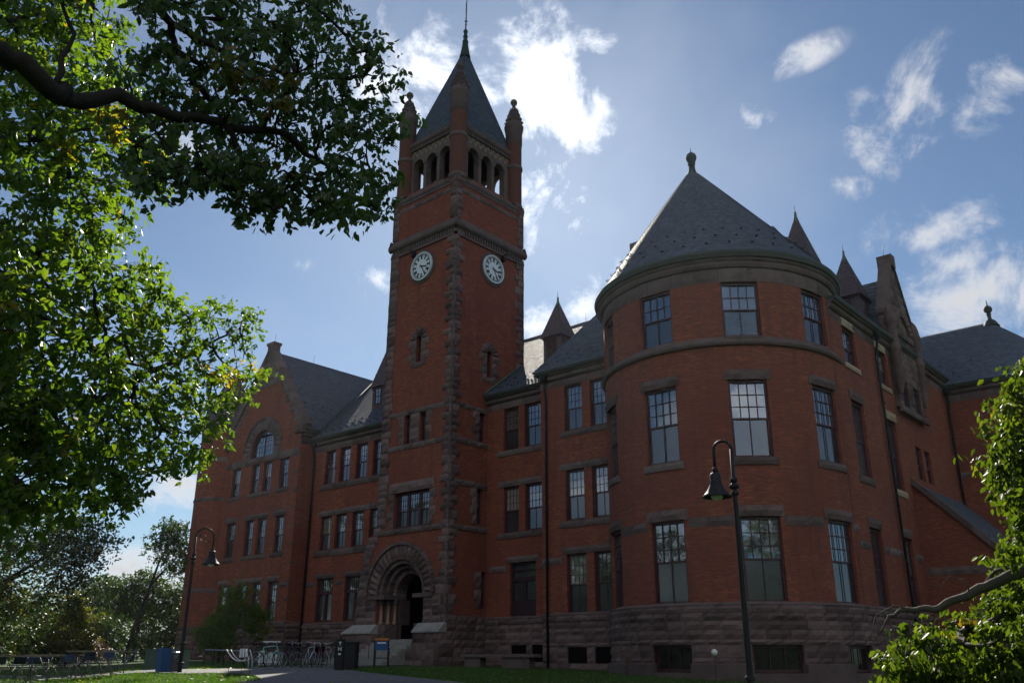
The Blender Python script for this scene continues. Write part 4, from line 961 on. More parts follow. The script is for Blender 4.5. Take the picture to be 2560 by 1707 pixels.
# dormers with slate-hung walls and spires
def dormer(x0, y0, w, zb, ze, za, win=True):
    b = MB(); b.box(x0, x0+w, y0, y0+w, zb, ze); d = b.build('dormer', M['slate_purple'], BLD)
    s = MB(); e = .16; c_ = (x0+w/2, y0+w/2, za); q = [(x0-e, y0-e, ze-.05), (x0+w+e, y0-e, ze-.05), (x0+w+e, y0+w+e, ze-.05), (x0-e, y0+w+e, ze-.05)]
    for i in range(4): slate_plane(s, q[i], q[(i+1) % 4], c_, c_, .2, .02)
    s.face([q[3], q[2], q[1], q[0]]); s.build('spire', M['slate_purple'], d)
    k = MB(); k.lathe([(.17, za-.42), (.06, za-.05), (.09, za), (.04, za+.06), (.08, za+.14), (.02, za+.22), (.01, za+.6)], c_[:2], 10); k.build('finial', M['copper'], d)
    t = MB(); 
    for (p, q_, r_, s_) in ((x0-.03, x0+w+.03, ze-.2, ze-.06),): t.box(p, q_, y0-.05, y0+w+.05, r_, s_)
    a, b_ = x0+w*.3, x0+w*.72; c, g = ze-1.35, ze-.25
    t.box(a-.07, a, y0-.06, y0, c, g); t.box(b_, b_+.07, y0-.06, y0, c, g); t.box(a, b_, y0-.06, y0, c-.06, c); t.box(a, b_, y0-.05, y0, (c+g)/2-.02, (c+g)/2+.02); t.box((a+b_)/2-.015, (a+b_)/2+.015, y0-.04, y0, c, g)
    t.build('window', M['frame'], d); g_ = MB(); g_.face([(a, y0-.02, c), (b_, y0-.02, c), (b_, y0-.02, g), (a, y0-.02, g)]); g_.build('pane', M['glass'], d)
dormer(-33.05, 40.6, 1.35, 18.3, 20.72, 23.35); dormer(-49.55, 40.6, 1.35, 18.3, 20.72, 23.9)
dormer(-16.9, 40.4, 1.4, 18.3, 20.75, 23.75); dormer(-17.0, 47.0, 1.5, 18.5, 21.0, 23.9)
# small corner turret cone
r = MB(); slate_cone(r, LT, (LT[0], LT[1], 24.9), 2.35, 19.5, seg=28, course=.22); r.build('corner_turret_roof', M['slate_purple'], BLD)
# stone gable of the side front
sgm = MB(); gy, gz = 49.4, 23.3; S14 = Plane('x', XR+.25, 1)
for i in range(16):
    z0_ = 15.9+i*.46; half = min(1.95, max(.15, (gz-z0_-.2)/1.78))
    if z0_ > 23: break
    rockrow(sgm, S14, gy-half, gy+half, z0_, z0_+.455, .04, .8, .04, d0=-.5)
for y0_, y1_ in ((47.75, 48.45), (49.0, 49.7), (50.3, 51.0)): pass
rockwall(sgm, S14, 47.4, 51.5, 14.3, 15.9, .04, h=.4, d0=-.4, holes=[(48.0, 48.95, 14.4, 17.0), (49.9, 50.85, 14.4, 17.0)])
course(S14, 47.2, 51.7, 14.0, 14.3, .15)
rockwall(sgm, S14, 47.4, 51.5, 15.9, 17.4, .05, h=.4, d0=-.4, holes=[(48.0, 48.95, 14.4, 17.0), (49.9, 50.85, 14.4, 17.0)])
voussoirs(sgm, S14, gy, 18.9, .95, 1.45, n=11, d1=.2, amp=.06); course(S14, 48.0, 50.8, 18.5, 18.85, .2)
for s in (-1, 1):
    c = (XR+.35, gy+s*1.95); t = MB()
    t.lathe([(.1, 15.0), (.26, 15.6), (.26, 17.3), (.33, 17.4), (.33, 17.6), (.26, 17.7), (.26, 18.9), (.32, 19.0), (.32, 19.2), (.29, 19.3), (.26, 19.6), (.16, 19.95), (.02, 20.15)], c, 16); t.build('tourelle', M['stone'], BLD)
sgm.build('side_gable', M['stone'], BLD)
for a in (48.02, 49.92): window(S14, a, a+.92, 14.4, 17.0, rev=.1, simple=True)
r2 = MB()
for s in (-1, 1):
    n = 8
    for i in range(n):
        a, b = i/n, (i+1)/n; y_ = lambda t: gy+s*(2.0-1.85*t); z_ = lambda t: 19.7+(gz-19.7)*t
        q = [(XR-.35, y_(a), z_(a)), (XR+.35, y_(a), z_(a)), (XR+.35, y_(b), z_(b)), (XR-.35, y_(b), z_(b))]
        q2 = [(x, y, z+.25) for x, y, z in q]; r2.face(q2 if s < 0 else q2[::-1]); r2.face([q[1], q2[1], q2[2], q[2]]); r2.face([q[0], q2[0], q2[3], q[3]][::-1]); r2.face([q[0], q[1], q2[1], q2[0]])
r2.box(XR-.42, XR+.42, gy-.3, gy+.3, gz-.3, gz+.45)
r2.build('gable_coping', M['trim'], BLD)
r = MB(); slate_plane(r, (XR-.3, 47.5, 17.9), (XR-.3, 47.5, 17.9), (XR-.3, gy, 22.4), (-17.5, gy, 22.4)); r.v[:] = []; r = MB()
slate_plane(r, (-19.2, gy-1.95, 17.9), (XR-.3, gy-1.95, 17.9), (XR-.3, gy, 22.4), (-19.2, gy, 22.4)); slate_plane(r, (XR-.3, gy+1.95, 17.9), (-19.2, gy+1.95, 17.9), (-19.2, gy, 22.4), (XR-.3, gy, 22.4))
r.build('side_gable_roof', M['slate'], BLD)
# far wing roof with rounded end
r = MB(); fz, fe = 23.0, 17.55
slate_plane(r, (-20, 57-.45, fe), (FC[0], 57-.45, fe), (FC[0], FC[1], fz), (-20, FC[1], fz))
slate_cone(r, FC, (FC[0], FC[1], fz), 6.05, fe, a0=-pi/2, a1=pi/2, seg=40, course=.26); slate_plane(r, (FC[0], 68.4, fe), (-20, 68.4, fe), (-20, FC[1], fz), (FC[0], FC[1], fz), .5)
guards_plane(r, (-20, 57-.45, fe), (FC[0], 57-.45, fe), (FC[0], FC[1], fz), (-20, FC[1], fz), ((.08, 0), (.16, .5), (.24, 0), (.32, .5)), .9)
o = r.build('far_wing_roof', M['slate'], BLD)
f = MB(); x, y = FC; f.lathe([(.55, fz-.35), (.35, fz+.02), (.14, fz+.2), (.12, fz+.5), (.18, fz+.55), (.1, fz+.62), (.24, fz+.75), (.28, fz+.92), (.2, fz+1.1), (.05, fz+1.18), (.012, fz+1.6)], (x, y), 14); f.build('finial', M['iron'], o)
# lean-to porch on the side
lt = MB(); S48 = Plane('y', 48.0, -1)
sface(lt, S48, [(XR, .4, 0), (-8.2, .4, 0), (-8.2, 3.9, 0), (XR, 10.25, 0)]); lt.face([(-8.2, 48, .4), (-8.2, 57, .4), (-8.2, 57, 3.9), (-8.2, 48, 3.9)])
lt.build('side_porch_wall', M['brick'], BLD)
r = MB(); slate_plane(r, (-8.0, 48.25, 3.75), (-8.0, 57, 3.75), (XR, 57, 10.4), (XR, 48.25, 10.4), .3); r.build('side_porch_roof', M['slate'], BLD)
r = MB(); n = 10
for i in range(n):
    a, b = i/n, (i+1)/n; X_ = lambda t: XR+6.5*t; Z_ = lambda t: 10.35-6.85*t
    q = [(X_(a), 47.85, Z_(a)-.1), (X_(b), 47.85, Z_(b)-.1), (X_(b), 47.85, Z_(b)+.28), (X_(a), 47.85, Z_(a)+.28)]; q2 = [(x, 48.3, z) for x, y, z in q]
    r.face(q, None, rnd(i, 1, 1)); r.face([q[3], q[2], q2[2], q2[3]], None, rnd(i, 2, 1)); r.face([q[1], q[0], q2[0], q2[1]], None, .4)
S48b = Plane('y', 47.98, -1)
voussoirs(r, S48, -10.6, 2.9, 1.25, 2.0, n=11, d1=.06, amp=.05); rockrow(r, S48, XR+.1, -8.2, 5.6, 6.0, .05, .9, .03)
r.build('side_porch_coping', M['trim'], BLD)
ar = MB(); pts = [(-11.8, 1.0, .02), (-9.4, 1.0, .02)]+[(-10.6+1.2*cos(pi*i/12), 2.9+1.2*sin(pi*i/12), .02) for i in range(13)]; sface(ar, S48, pts); ar.build('side_porch_opening', M['dark'], BLD)  # flat dark panel on the wall, painting the shade inside the arch

trim.build('string_course', M['trim'], BLD); sm.build('cornice', M['trim'], BLD); gut.build('gutter', M['gutter'], BLD)
# downpipes
def pipe(pts, mat='black', r=.065, clips=True):
    b = MB(); b.tube(pts, r, 8); z = pts[-1][2]
    x, y = pts[-1][0], pts[-1][1]
    z0 = pts[-1][2]; z1 = pts[-2][2]
    while z0 < z1: b.lathe([(r+.03, z0), (r+.03, z0+.09)], (x, y), 10); z0 += 2.6
    b.lathe([(r, pts[0][2]-.1), (.2, pts[0][2]+.1), (.22, pts[0][2]+.35)], (pts[0][0], pts[0][1]), 10)
    b.build('downpipe', M[mat], BLD)
pipe([(XF+.42, YS-.30, 16.2), (XF+.42, YS-.22, 15.6), (XF+.42, YS-.13, 15.2), (XF+.42, YS-.17, 1.2)])
pipe([(XG+.28, YW-.30, 16.2), (XG+.28, YW-.2, 15.7), (XG+.28, YW-.13, 15.3), (XG+.28, YW-.17, 1.4)])
pipe([(XR+.32, 44.9, 17.4), (XR+.25, 44.9, 17.0), (XR+.14, 44.9, 16.5), (XR+.17, 44.9, .9)])
pipe([(XR+.25, 56.6, 17.0), (XR+.25, 56.75, 16.5), (XR+.15, 56.8, 16), (XR+.15, 56.8, .9)])
# copper flashing where roof meets tower
fl = MB(); fl.tube([(XT+.08, ey, ez+.1), (XT+.08, 41.3, mainz(41.3)+.1)], .07, 6); fl.tube([(XG+.02, YW+.4, 17.2), (-54.9, 42.9, 20.95), (-57.6, 47.1, 24.2)], .05, 6); fl.build('flashing', M['copper'], BLD)
rod = MB()
for x, y, z in ((PK, 41, 24.5), (PK+.1, 37.1, 25.2), (-34.6, ry, rz), (-38, ry, rz), (XR, gy-.2, gz+.4), (XT-.42, 41.1, 40.1), (-57, 46.9, rz)): rod.tube([(x, y, z), (x, y, z+.75)], .012, 5)
rod.build('lightning_rod', M['black'], BLD)
# ============================================================ GROUND
def m_grass():
    m, nt, N, L, out = mat('lawn_grass'); p = prin(N, L, out, rough=0.9, spec=0.15); P = posn(N)
    a = tex(N, L, P, 0.5, 6, 0.7); b = tex(N, L, P, 9.0, 6, 0.8)
    c = mixc(N, L, ramp(N, L, a, [(0.3, (0, 0, 0)), (0.7, (1, 1, 1))]), (0.045, 0.095, 0.018), (0.085, 0.135, 0.025))
    c = mixc(N, L, ramp(N, L, b, [(0.35, (0, 0, 0)), (0.7, (1, 1, 1))]), (0.03, 0.06, 0.014), c); L.new(c, p.inputs['Base Color'])
    bump(N, L, b, 1.0, 0.06, p); return m
def m_path():
    m, nt, N, L, out = mat('asphalt_path'); p = prin(N, L, out, rough=0.85, spec=0.25); P = posn(N)
    a = tex(N, L, P, 0.6, 6, 0.65); b = tex(N, L, P, 40.0, 4, 0.7)
    c = mixc(N, L, a, (0.105, 0.105, 0.11), (0.19, 0.19, 0.195)); c = mixc(N, L, ramp(N, L, b, [(.35, (0, 0, 0)), (.7, (.5, .5, .5))]), c, (0.07, 0.07, 0.072))
    v = N.new('ShaderNodeTexVoronoi'); v.feature = 'DISTANCE_TO_EDGE'; v.inputs['Scale'].default_value = 0.35
    w = N.new('ShaderNodeVectorMath'); w.operation = 'ADD'; n = N.new('ShaderNodeTexNoise'); n.inputs['Scale'].default_value = 1.2; L.new(P, n.inputs['Vector']); L.new(P, w.inputs[0]); L.new(n.outputs['Color'], w.inputs[1]); L.new(w.outputs[0], v.inputs['Vector'])
    c = mixc(N, L, ramp(N, L, v.outputs['Distance'], [(0.0, (1, 1, 1)), (0.012, (0, 0, 0))]), c, (0.045, 0.045, 0.045)); L.new(c, p.inputs['Base Color'])
    bump(N, L, b, 0.5, 0.01, p); return m
M['grass'] = m_grass(); M['path'] = m_path()
def lines(a, b, step, lo, hi):
    L = [a+i*step for i in range(int((b-a)/step)+1)]; s = step; v = a
    while v > lo: s *= 1.35; v -= s; L.insert(0, v)
    s = step; v = L[-1]
    while v < hi: s *= 1.35; v += s; L.append(v)
    return L
gx_, gy_ = lines(-46, -2, .8, -900, 900), lines(2, 42, .8, -700, 1500)
g = MB(); g.grid(lambda i, j: (gx_[i], gy_[j], GH(gx_[i], gy_[j])), len(gx_)-1, len(gy_)-1, lambda i, j: (gx_[i], gy_[j]), smooth=True)
tag(g.build('lawn', M['grass']), kind='structure')
PATH = [(-39.4, 34.8), (-43.3, 34.4), (-42.4, 33.6), (-38.4, 30.0), (-32.6, 21.4), (-31.2, 18.4), (-31.8, 15.6), (-36.5, 12.9), (-36.0, 11.9), (-29.5, 13.9), (-27.7, 14.7), (-27.0, 15.3), (-27.2, 16.4), (-26.4, 16.95), (-25.4, 16.8), (-23.1, 15.5), (-20, 11.5), (-12, 4), (-6, 9), (-14, 17), (-17, 19.6), (-20.6, 20.8), (-23.7, 21.5), (-27, 22.4), (-29.6, 23.5), (-33.4, 26.7), (-35, 29.8), (-37.3, 34.3)]
def clip(poly, x0, x1, y0, y1):
    for k, v, s in ((0, x0, 1), (0, x1, -1), (1, y0, 1), (1, y1, -1)):
        o = []
        for i in range(len(poly)):
            a, b = poly[i-1], poly[i]; ia, ib = (a[k]-v)*s >= 0, (b[k]-v)*s >= 0
            if ia != ib: t = (v-a[k])/(b[k]-a[k]); o.append((a[0]+(b[0]-a[0])*t, a[1]+(b[1]-a[1])*t))
            if ib: o.append(b)
        poly = o
        if not poly: return []
    return poly
def inpoly(x, y, poly=PATH):
    c = False
    for i in range(len(poly)):
        (x1, y1), (x2, y2) = poly[i], poly[i-1]
        if (y1 > y) != (y2 > y) and x < (x2-x1)*(y-y1)/(y2-y1)+x1: c = not c
    return c
pm = MB()
for i in range(len(gx_)-1):
    for j in range(len(gy_)-1):
        if gx_[i] > -2 or gx_[i+1] < -46 or gy_[j] > 38 or gy_[j+1] < 1: continue
        q = clip(PATH, gx_[i], gx_[i+1], gy_[j], gy_[j+1])
        if len(q) > 2:
            ar_ = sum(q[k-1][0]*q[k][1]-q[k][0]*q[k-1][1] for k in range(len(q)))
            if abs(ar_) < 1e-4: continue
            if ar_ < 0: q = q[::-1]
            pm.face([(x, y, GH(x, y)+.025) for x, y in q], [(x, y) for x, y in q])
tag(pm.build('path', M['path']), kind='structure')

def np_mesh(name, verts, nper, faces_per, tints, mat_, parent=None, smooth=False):
    """verts (n,nper,3); faces_per list of index tuples inside one element; tints (n,)"""
    n = len(verts); me = bpy.data.meshes.new(name); me.vertices.add(n*nper); me.vertices.foreach_set('co', verts.astype(np.float32).ravel())
    lens = [len(f) for f in faces_per]; loops = np.concatenate([np.array(f) for f in faces_per]); base_ = (np.arange(n)*nper)[:, None]+loops[None, :]
    me.loops.add(base_.size); me.loops.foreach_set('vertex_index', base_.ravel().astype(np.int32))
    starts = np.concatenate([[0], np.cumsum(lens)[:-1]]); me.polygons.add(n*len(lens))
    me.polygons.foreach_set('loop_start', ((np.arange(n)*len(loops))[:, None]+starts[None, :]).ravel().astype(np.int32))
    me.materials.append(mat_); me.update(calc_edges=True); me.validate()
    at = me.attributes.new('tint', 'FLOAT', 'FACE'); at.data.foreach_set('value', np.repeat(tints, len(lens)).astype(np.float32))
    o = bpy.data.objects.new(name, me); COL.objects.link(o)
    if parent: o.parent = parent
    return o
M['blade'] = m_leaf('grass_blades', [(0, (0.035, 0.075, 0.012)), (1, (0.085, 0.15, 0.02))], (1.6, 1.9, 0.6), tw=.4)
rg = np.random.default_rng(7)
def blades():
    n = 90000; az = np.radians(rg.uniform(-73, -24, n)); D = 23+20*rg.random(n)**1.3; x, y = np.sin(az)*D, np.cos(az)*D
    keep = np.array([not inpoly(a, b) and b < 36 for a, b in zip(x, y)]); x, y = x[keep], y[keep]; n = len(x)
    z = np.array([GH(a, b) for a, b in zip(x, y)])
    h = rg.uniform(.03, .085, n); a = rg.uniform(0, 2*pi, n); w = .014
    V = np.zeros((n, 3, 3)); V[:, 0] = np.c_[x-w*np.cos(a), y-w*np.sin(a), z]; V[:, 1] = np.c_[x+w*np.cos(a), y+w*np.sin(a), z]
    V[:, 2] = np.c_[x+rg.normal(0, .025, n), y+rg.normal(0, .025, n), z+h]
    tag(np_mesh('grass', V, 3, [(0, 1, 2)], rg.random(n), M['blade']), 'short mown green lawn grass in front of the hall', 'grass', kind='stuff')
blades()

# ============================================================ TREES
def leaves(name, C, n_per, sig, size, mat_, parent, droop=.4, tint_fn=None, seed=1, flat=1.0, clump=7):
    r = np.random.default_rng(seed); C = np.asarray(C, float); k = len(C); N_ = k*n_per
    idx = np.repeat(np.arange(k), n_per)
    ns = max(1, n_per//clump)                       # sprays inside each cluster
    sp = r.normal(0, 1, (k, ns, 3))*sig*np.array([1, 1, .75*flat]); sj = r.integers(0, ns, N_)
    p = C[idx]+sp[idx, sj]+r.normal(0, 1, (N_, 3))*sig*.24
    sdir = r.normal(0, 1, (k, ns, 3)); sd = sdir[idx, sj]
    a = sd*.7+r.normal(0, 1, (N_, 3))*.6; a[:, 2] = a[:, 2]*.5-droop*1.6; a /= np.linalg.norm(a, axis=1)[:, None]
    b = np.cross(a, r.normal(0, 1, (N_, 3))); b /= np.linalg.norm(b, axis=1)[:, None]; c = np.cross(a, b)
    L = (size*r.uniform(.65, 1.25, N_))[:, None]; W = L*r.uniform(.2, .3, N_)[:, None]; f = L*.06
    V = np.zeros((N_, 6, 3)); V[:, 0] = p; V[:, 1] = p+a*L*.35+b*W+c*f; V[:, 2] = p+a*L*.7+b*W*.7+c*f; V[:, 3] = p+a*L; V[:, 4] = p+a*L*.7-b*W*.7+c*f; V[:, 5] = p+a*L*.35-b*W+c*f
    t = np.clip(r.normal(.4, .14, N_)+r.normal(0, .08, k)[idx], 0, .74)
    if tint_fn: t = tint_fn(t, idx, C, r)
    return np_mesh(name, V, 6, [(0, 3, 2, 1), (0, 5, 4, 3)], t, mat_, parent)
def limbs(mb, limb_list, C, r_twig=.012, sag=.1, seed=3, share=1.0, jit=.12):
    rr = random.Random(seed); nodes = []
    for pts, r0, r1 in limb_list:
        P = [Vector(p) for p in pts]; out = []
        for i in range(len(P)-1):
            for t in (0, .25, .5, .75): out.append(P[i].lerp(P[i+1], t)+Vector([rr.gauss(0, .1*jit+jit*min(r0, .15)) for _ in range(3)])*(1 if t else 0))
        out.append(P[-1]); n = len(out); mb.tube(out, [r0+(r1-r0)*i/(n-1) for i in range(n)], 9 if r0 > .05 else 6)
        nodes += [(p, r0+(r1-r0)*i/(n-1)) for i, p in enumerate(out) if i > n*.12]
    A_ = np.array([tuple(p) for p, _ in nodes]); base_n = len(A_); par = {}
    C = [Vector(c) for c in C]; d0 = [np.min(np.linalg.norm(A_-np.array(c), axis=1)) for c in C]; order = sorted(range(len(C)), key=lambda i: d0[i])
    P = [p for p, _ in nodes]; kid = [0]*len(P); link = []
    for i in order:
        d = np.linalg.norm(A_-np.array(C[i]), axis=1); d[:base_n] *= 1.15; j = int(np.argmin(d)); link.append((len(P), j)); P.append(C[i]); kid.append(0); A_ = np.vstack([A_, np.array(C[i])]); par[len(P)-1] = j
    w = {i: 1 for i in par}
    for i in sorted(par, reverse=True):
        j = par[i]
        if j in w: w[j] += w[i]
    for i, j in link:
        if rr.random() > share: continue
        a, b = P[j], P[i]; k = (b-a).length; m1 = a.lerp(b, .35)+Vector((rr.gauss(0, .06), rr.gauss(0, .06), rr.gauss(.05, .05)))*k; m2 = a.lerp(b, .7)+Vector((rr.gauss(0, .05), rr.gauss(0, .05), rr.gauss(.03, .05)))*k
        r0 = r_twig*sqrt(w[i]) ; mb.tube([a, m1, m2, b], [r0, r0*.9, r0*.8, r0*.65], 5, cap=False)
        for q in range(2):
            e = b+Vector((rr.gauss(0, 1), rr.gauss(0, 1), rr.gauss(-.2, .6)))*k*.35; mb.tube([b, b.lerp(e, .5)+Vector((0, 0, .03)), e], [r0*.5, r0*.4, r0*.25], 4, cap=False)
def dec(s): return np.array([[int(v)/20 for v in t.split(',')] for t in s.split()])
UP="""-155,73,147 -134,89,169 -148,106,163 -132,106,159 -147,59,161 -167,73,150 -162,84,143 -156,70,123 -163,60,136 -144,104,155 -155,63,159 -155,96,144 -151,73,149 -144,76,143 -147,106,132 -145,101,153 -151,76,163 -148,68,147 -146,62,163 -147,110,140 -132,96,135 -152,67,150 -155,72,162 -141,84,140 -168,70,144 -145,78,171 -140,89,151 -144,88,146 -140,83,146 -129,98,121 -138,92,157 -148,58,142 -151,113,156 -140,68,158 -139,96,128 -145,82,127 -140,79,166 -145,59,154 -144,85,119 -138,73,151 -152,100,144 -138,79,155 -159,81,147 -148,66,143 -156,64,146 -164,79,142 -155,95,140 -158,65,129 -140,110,127 -138,74,122 -138,96,140 -157,96,161 -140,75,144 -143,102,123 -142,94,145 -151,71,173 -143,98,140 -141,80,149 -156,34,135 -164,72,132 -139,108,139 -144,77,150 -160,78,172 -149,73,127 -150,94,176 -140,89,126 -135,100,160 -135,105,144 -154,98,149 -153,94,164 -138,85,154 -168,70,149 -147,57,150 -158,69,121 -162,83,151 -146,56,135 -144,109,163 -157,100,178 -131,97,124 -160,92,160 -144,81,155 -164,78,149 -136,106,164 -138,78,137 -158,88,176 -157,95,172 -144,96,150 -164,79,146 -163,85,169 -142,62,123 -161,84,146 -158,65,155 -152,77,132 -138,75,136 -143,87,172 -150,88,128 -157,73,174 -144,61,114 -144,97,154 -142,54,149 -168,71,140 -136,107,151 -159,77,164 -143,63,154 -135,87,158 -150,106,173 -128,106,141 -155,101,191 -158,86,141 -145,42,143 -145,74,164 -167,48,163 -157,97,178 -159,88,146 -156,103,143 -163,76,174 -143,108,146 -166,76,142 -157,80,179 -147,122,161 -138,111,159 -137,88,145 -158,84,170 -146,67,123 -166,75,148 -133,95,129 -157,92,144 -140,79,144 -139,71,142 -150,91,144 -137,90,167 -161,61,170 -155,106,168 -141,112,134 -130,96,118 -141,106,153 -158,91,190 -148,89,182 -159,88,140 -136,82,157 -137,81,123 -145,99,126 -139,66,117 -147,111,131 -147,72,169 -155,90,173 -158,91,147 -162,68,128 -132,94,153 -151,64,146 -134,99,140 -155,80,129 -159,86,168 -150,84,129 -151,88,131 -145,82,119 -144,84,117 -143,88,118 -149,89,126 -146,91,122 -146,83,124 -149,80,125 -147,82,122 -153,76,127 -147,77,122 -156,76,126 -159,74,127 -159,75,125 -144,96,125 -144,100,124 -135,97,118 -135,101,123 -137,109,125 -134,110,129 -132,107,131 -147,96,178 -143,96,174 -144,99,177 -143,90,121 -141,91,126 -130,105,138 -133,99,162 -135,97,163 -148,79,122"""
LO="""-322,72,256 -388,200,176 -371,171,181 -299,89,174 -323,118,235 -295,78,161 -327,136,96 -343,138,263 -328,102,264 -316,112,91 -395,213,146 -311,104,116 -342,138,183 -361,147,182 -322,97,210 -290,102,83 -467,285,204 -354,154,160 -326,103,244 -442,262,222 -436,242,180 -285,98,111 -289,106,90 -337,155,109 -340,111,266 -276,93,73 -296,109,102 -299,100,124 -282,93,68 -310,78,192 -328,99,291 -420,225,168 -407,221,128 -356,132,269 -325,98,269 -367,158,237 -287,101,74 -286,78,140 -291,63,245 -301,91,133 -348,127,255 -378,184,134 -317,103,187 -303,62,251 -287,91,113 -292,73,217 -308,100,161 -307,113,139 -331,141,168 -322,125,173 -293,94,101 -352,163,97 -344,107,310 -319,85,207 -342,132,211 -289,95,140 -339,111,211 -286,89,107 -285,71,226 -448,251,214 -386,192,143 -349,138,231 -322,101,235 -320,106,90 -361,135,309 -312,90,160 -309,117,90 -351,117,318 -351,142,142 -410,213,188 -358,152,146 -353,176,124 -465,282,194 -309,107,118 -288,101,101 -312,107,155 -285,106,73 -320,83,166 -376,186,146 -377,172,264 -299,77,227 -325,122,230 -323,121,169 -327,142,102 -332,156,95 -310,129,103 -378,169,246 -432,248,157 -335,101,229 -312,108,212 -344,123,276 -333,130,96 -357,146,162 -312,124,112 -412,223,200 -367,159,155 -477,289,189 -325,117,149 -316,113,197 -327,146,97 -376,149,284 -341,120,239 -324,91,210 -291,71,225 -317,105,231 -367,159,254 -295,101,94 -401,210,200 -335,140,160 -430,236,220 -330,74,255 -305,105,80 -295,113,106 -288,78,182 -282,91,122 -287,92,83 -330,136,171 -318,116,87 -285,85,155 -300,72,213 -385,190,121 -301,92,187 -413,229,146 -360,136,255 -394,200,169 -313,102,151 -364,127,326 -421,239,142 -361,168,195 -323,134,146 -417,222,181 -335,130,197 -348,128,273 -351,146,249 -352,171,113 -386,181,174 -296,106,98 -286,88,87 -313,103,210 -286,79,136 -296,93,138 -321,93,148 -389,204,120 -295,86,219 -334,130,216 -296,89,118 -353,159,129 -375,192,153 -282,84,141 -333,150,88 -325,132,89 -477,286,233 -299,119,100 -370,195,119 -352,155,171 -318,133,115 -413,228,188 -328,119,115 -293,85,222 -325,124,180 -348,147,188 -350,144,211 -328,115,122 -338,130,108 -365,160,187 -305,109,124 -354,137,193 -357,159,88 -343,133,160 -308,99,131 -451,262,207 -338,109,301 -352,167,143 -297,88,138 -284,64,245 -326,141,136 -342,121,190 -363,171,188 -321,110,172 -331,122,104 -323,91,227 -329,124,188 -318,87,234 -351,170,129 -285,90,103 -323,97,193 -345,117,285 -327,119,256 -316,107,145 -318,78,252 -460,276,234 -312,88,134 -416,239,166 -330,96,282 -337,120,166 -449,265,214 -309,112,78 -296,87,121 -321,133,122 -334,114,170 -309,100,99 -347,160,137 -350,144,240 -317,111,78 -297,75,239 -341,111,314 -369,190,125 -296,88,101 -306,94,218 -340,154,118 -352,135,197 -366,162,199 -305,92,262 -364,127,312 -356,146,206 -321,87,230 -357,158,141 -287,102,104 -357,170,104 -306,94,213 -347,114,237 -305,78,259 -359,185,111 -311,107,188 -313,123,135 -317,72,223 -442,252,169 -323,89,148 -386,189,172 -356,125,262 -448,263,191 -293,71,196 -324,96,237 -287,95,103 -293,86,202 -372,179,184 -294,100,136 -301,90,195 -348,102,314 -297,67,231 -385,204,155 -372,148,272 -405,224,156 -391,185,197 -331,123,122 -302,89,128 -417,226,124 -319,105,130 -343,143,136 -280,88,126 -324,116,106 -297,108,112 -281,74,190 -305,80,177 -324,141,110 -346,159,166 -334,114,159 -370,174,156 -340,124,230 -331,128,132 -333,144,121 -312,94,96 -341,127,205 -304,83,270 -356,129,219 -325,125,90 -356,178,108 -322,98,105 -326,114,140 -307,99,193 -290,109,92 -319,73,230 -367,171,140 -293,79,192 -339,112,295 -316,96,160 -331,119,138 -284,104,77 -387,210,126 -340,134,246 -369,169,116 -360,165,127 -329,147,102 -371,169,174 -330,95,271 -392,203,136 -317,88,249 -333,101,253 -320,120,192 -327,94,295 -315,131,109 -306,123,116 -353,120,284 -306,93,246 -284,68,198 -308,108,129 -288,88,96 -317,96,172 -319,76,266 -298,109,83 -287,78,198 -325,93,155 -300,85,159 -289,96,80 -376,184,177 -295,92,142 -307,96,108 -304,72,264 -309,76,211 -355,144,230 -346,111,240 -314,122,162 -299,102,74 -414,210,196 -326,114,251 -311,83,155 -297,106,115 -443,264,172 -312,93,153 -344,118,216 -374,192,145 -350,151,113 -305,109,95 -344,118,268 -388,173,261 -346,142,104 -310,100,221 -322,110,204 -309,88,189 -302,88,116 -322,131,131 -320,108,268 -350,110,303 -321,101,81 -302,115,113 -342,126,163 -316,84,212 -464,277,210 -372,165,165 -324,132,81 -366,154,177 -323,77,212 -308,85,265 -341,132,151 -369,167,160 -351,156,100 -323,90,248 -409,220,172 -341,159,115 -340,139,118 -392,214,138 -325,76,250 -301,99,164 -323,109,211 -355,153,123 -306,108,174 -330,153,88 -295,100,153 -329,121,250 -369,147,247 -298,72,241 -385,197,139 -323,89,202 -381,197,185 -336,113,186 -384,186,144 -327,84,279 -331,103,201 -302,93,234 -356,115,298 -432,234,212 -299,94,79 -340,141,228 -312,97,121 -324,103,175 -284,97,80 -303,118,79 -316,120,109 -347,162,130 -306,89,256 -282,87,145 -352,120,251 -334,131,103 -322,94,115 -309,132,83 -294,80,228 -355,136,205 -378,189,189 -375,158,266 -301,84,254 -369,184,161 -344,159,144 -301,85,167 -391,179,206 -302,100,171 -404,225,169 -374,155,280 -330,142,129 -320,99,181 -370,141,291 -342,122,201 -298,119,81 -360,154,168 -369,174,102 -363,130,301 -319,73,236 -362,156,139 -300,66,240 -278,87,78 -300,77,234 -360,172,159 -322,89,172 -348,147,101 -331,131,188 -321,127,108 -321,87,258 -305,70,210 -324,72,267 -307,100,238 -425,234,160 -286,81,124 -315,90,139 -354,142,149 -297,114,100 -422,241,179 -335,113,224 -310,104,137 -318,127,153 -324,130,97 -490,305,208"""
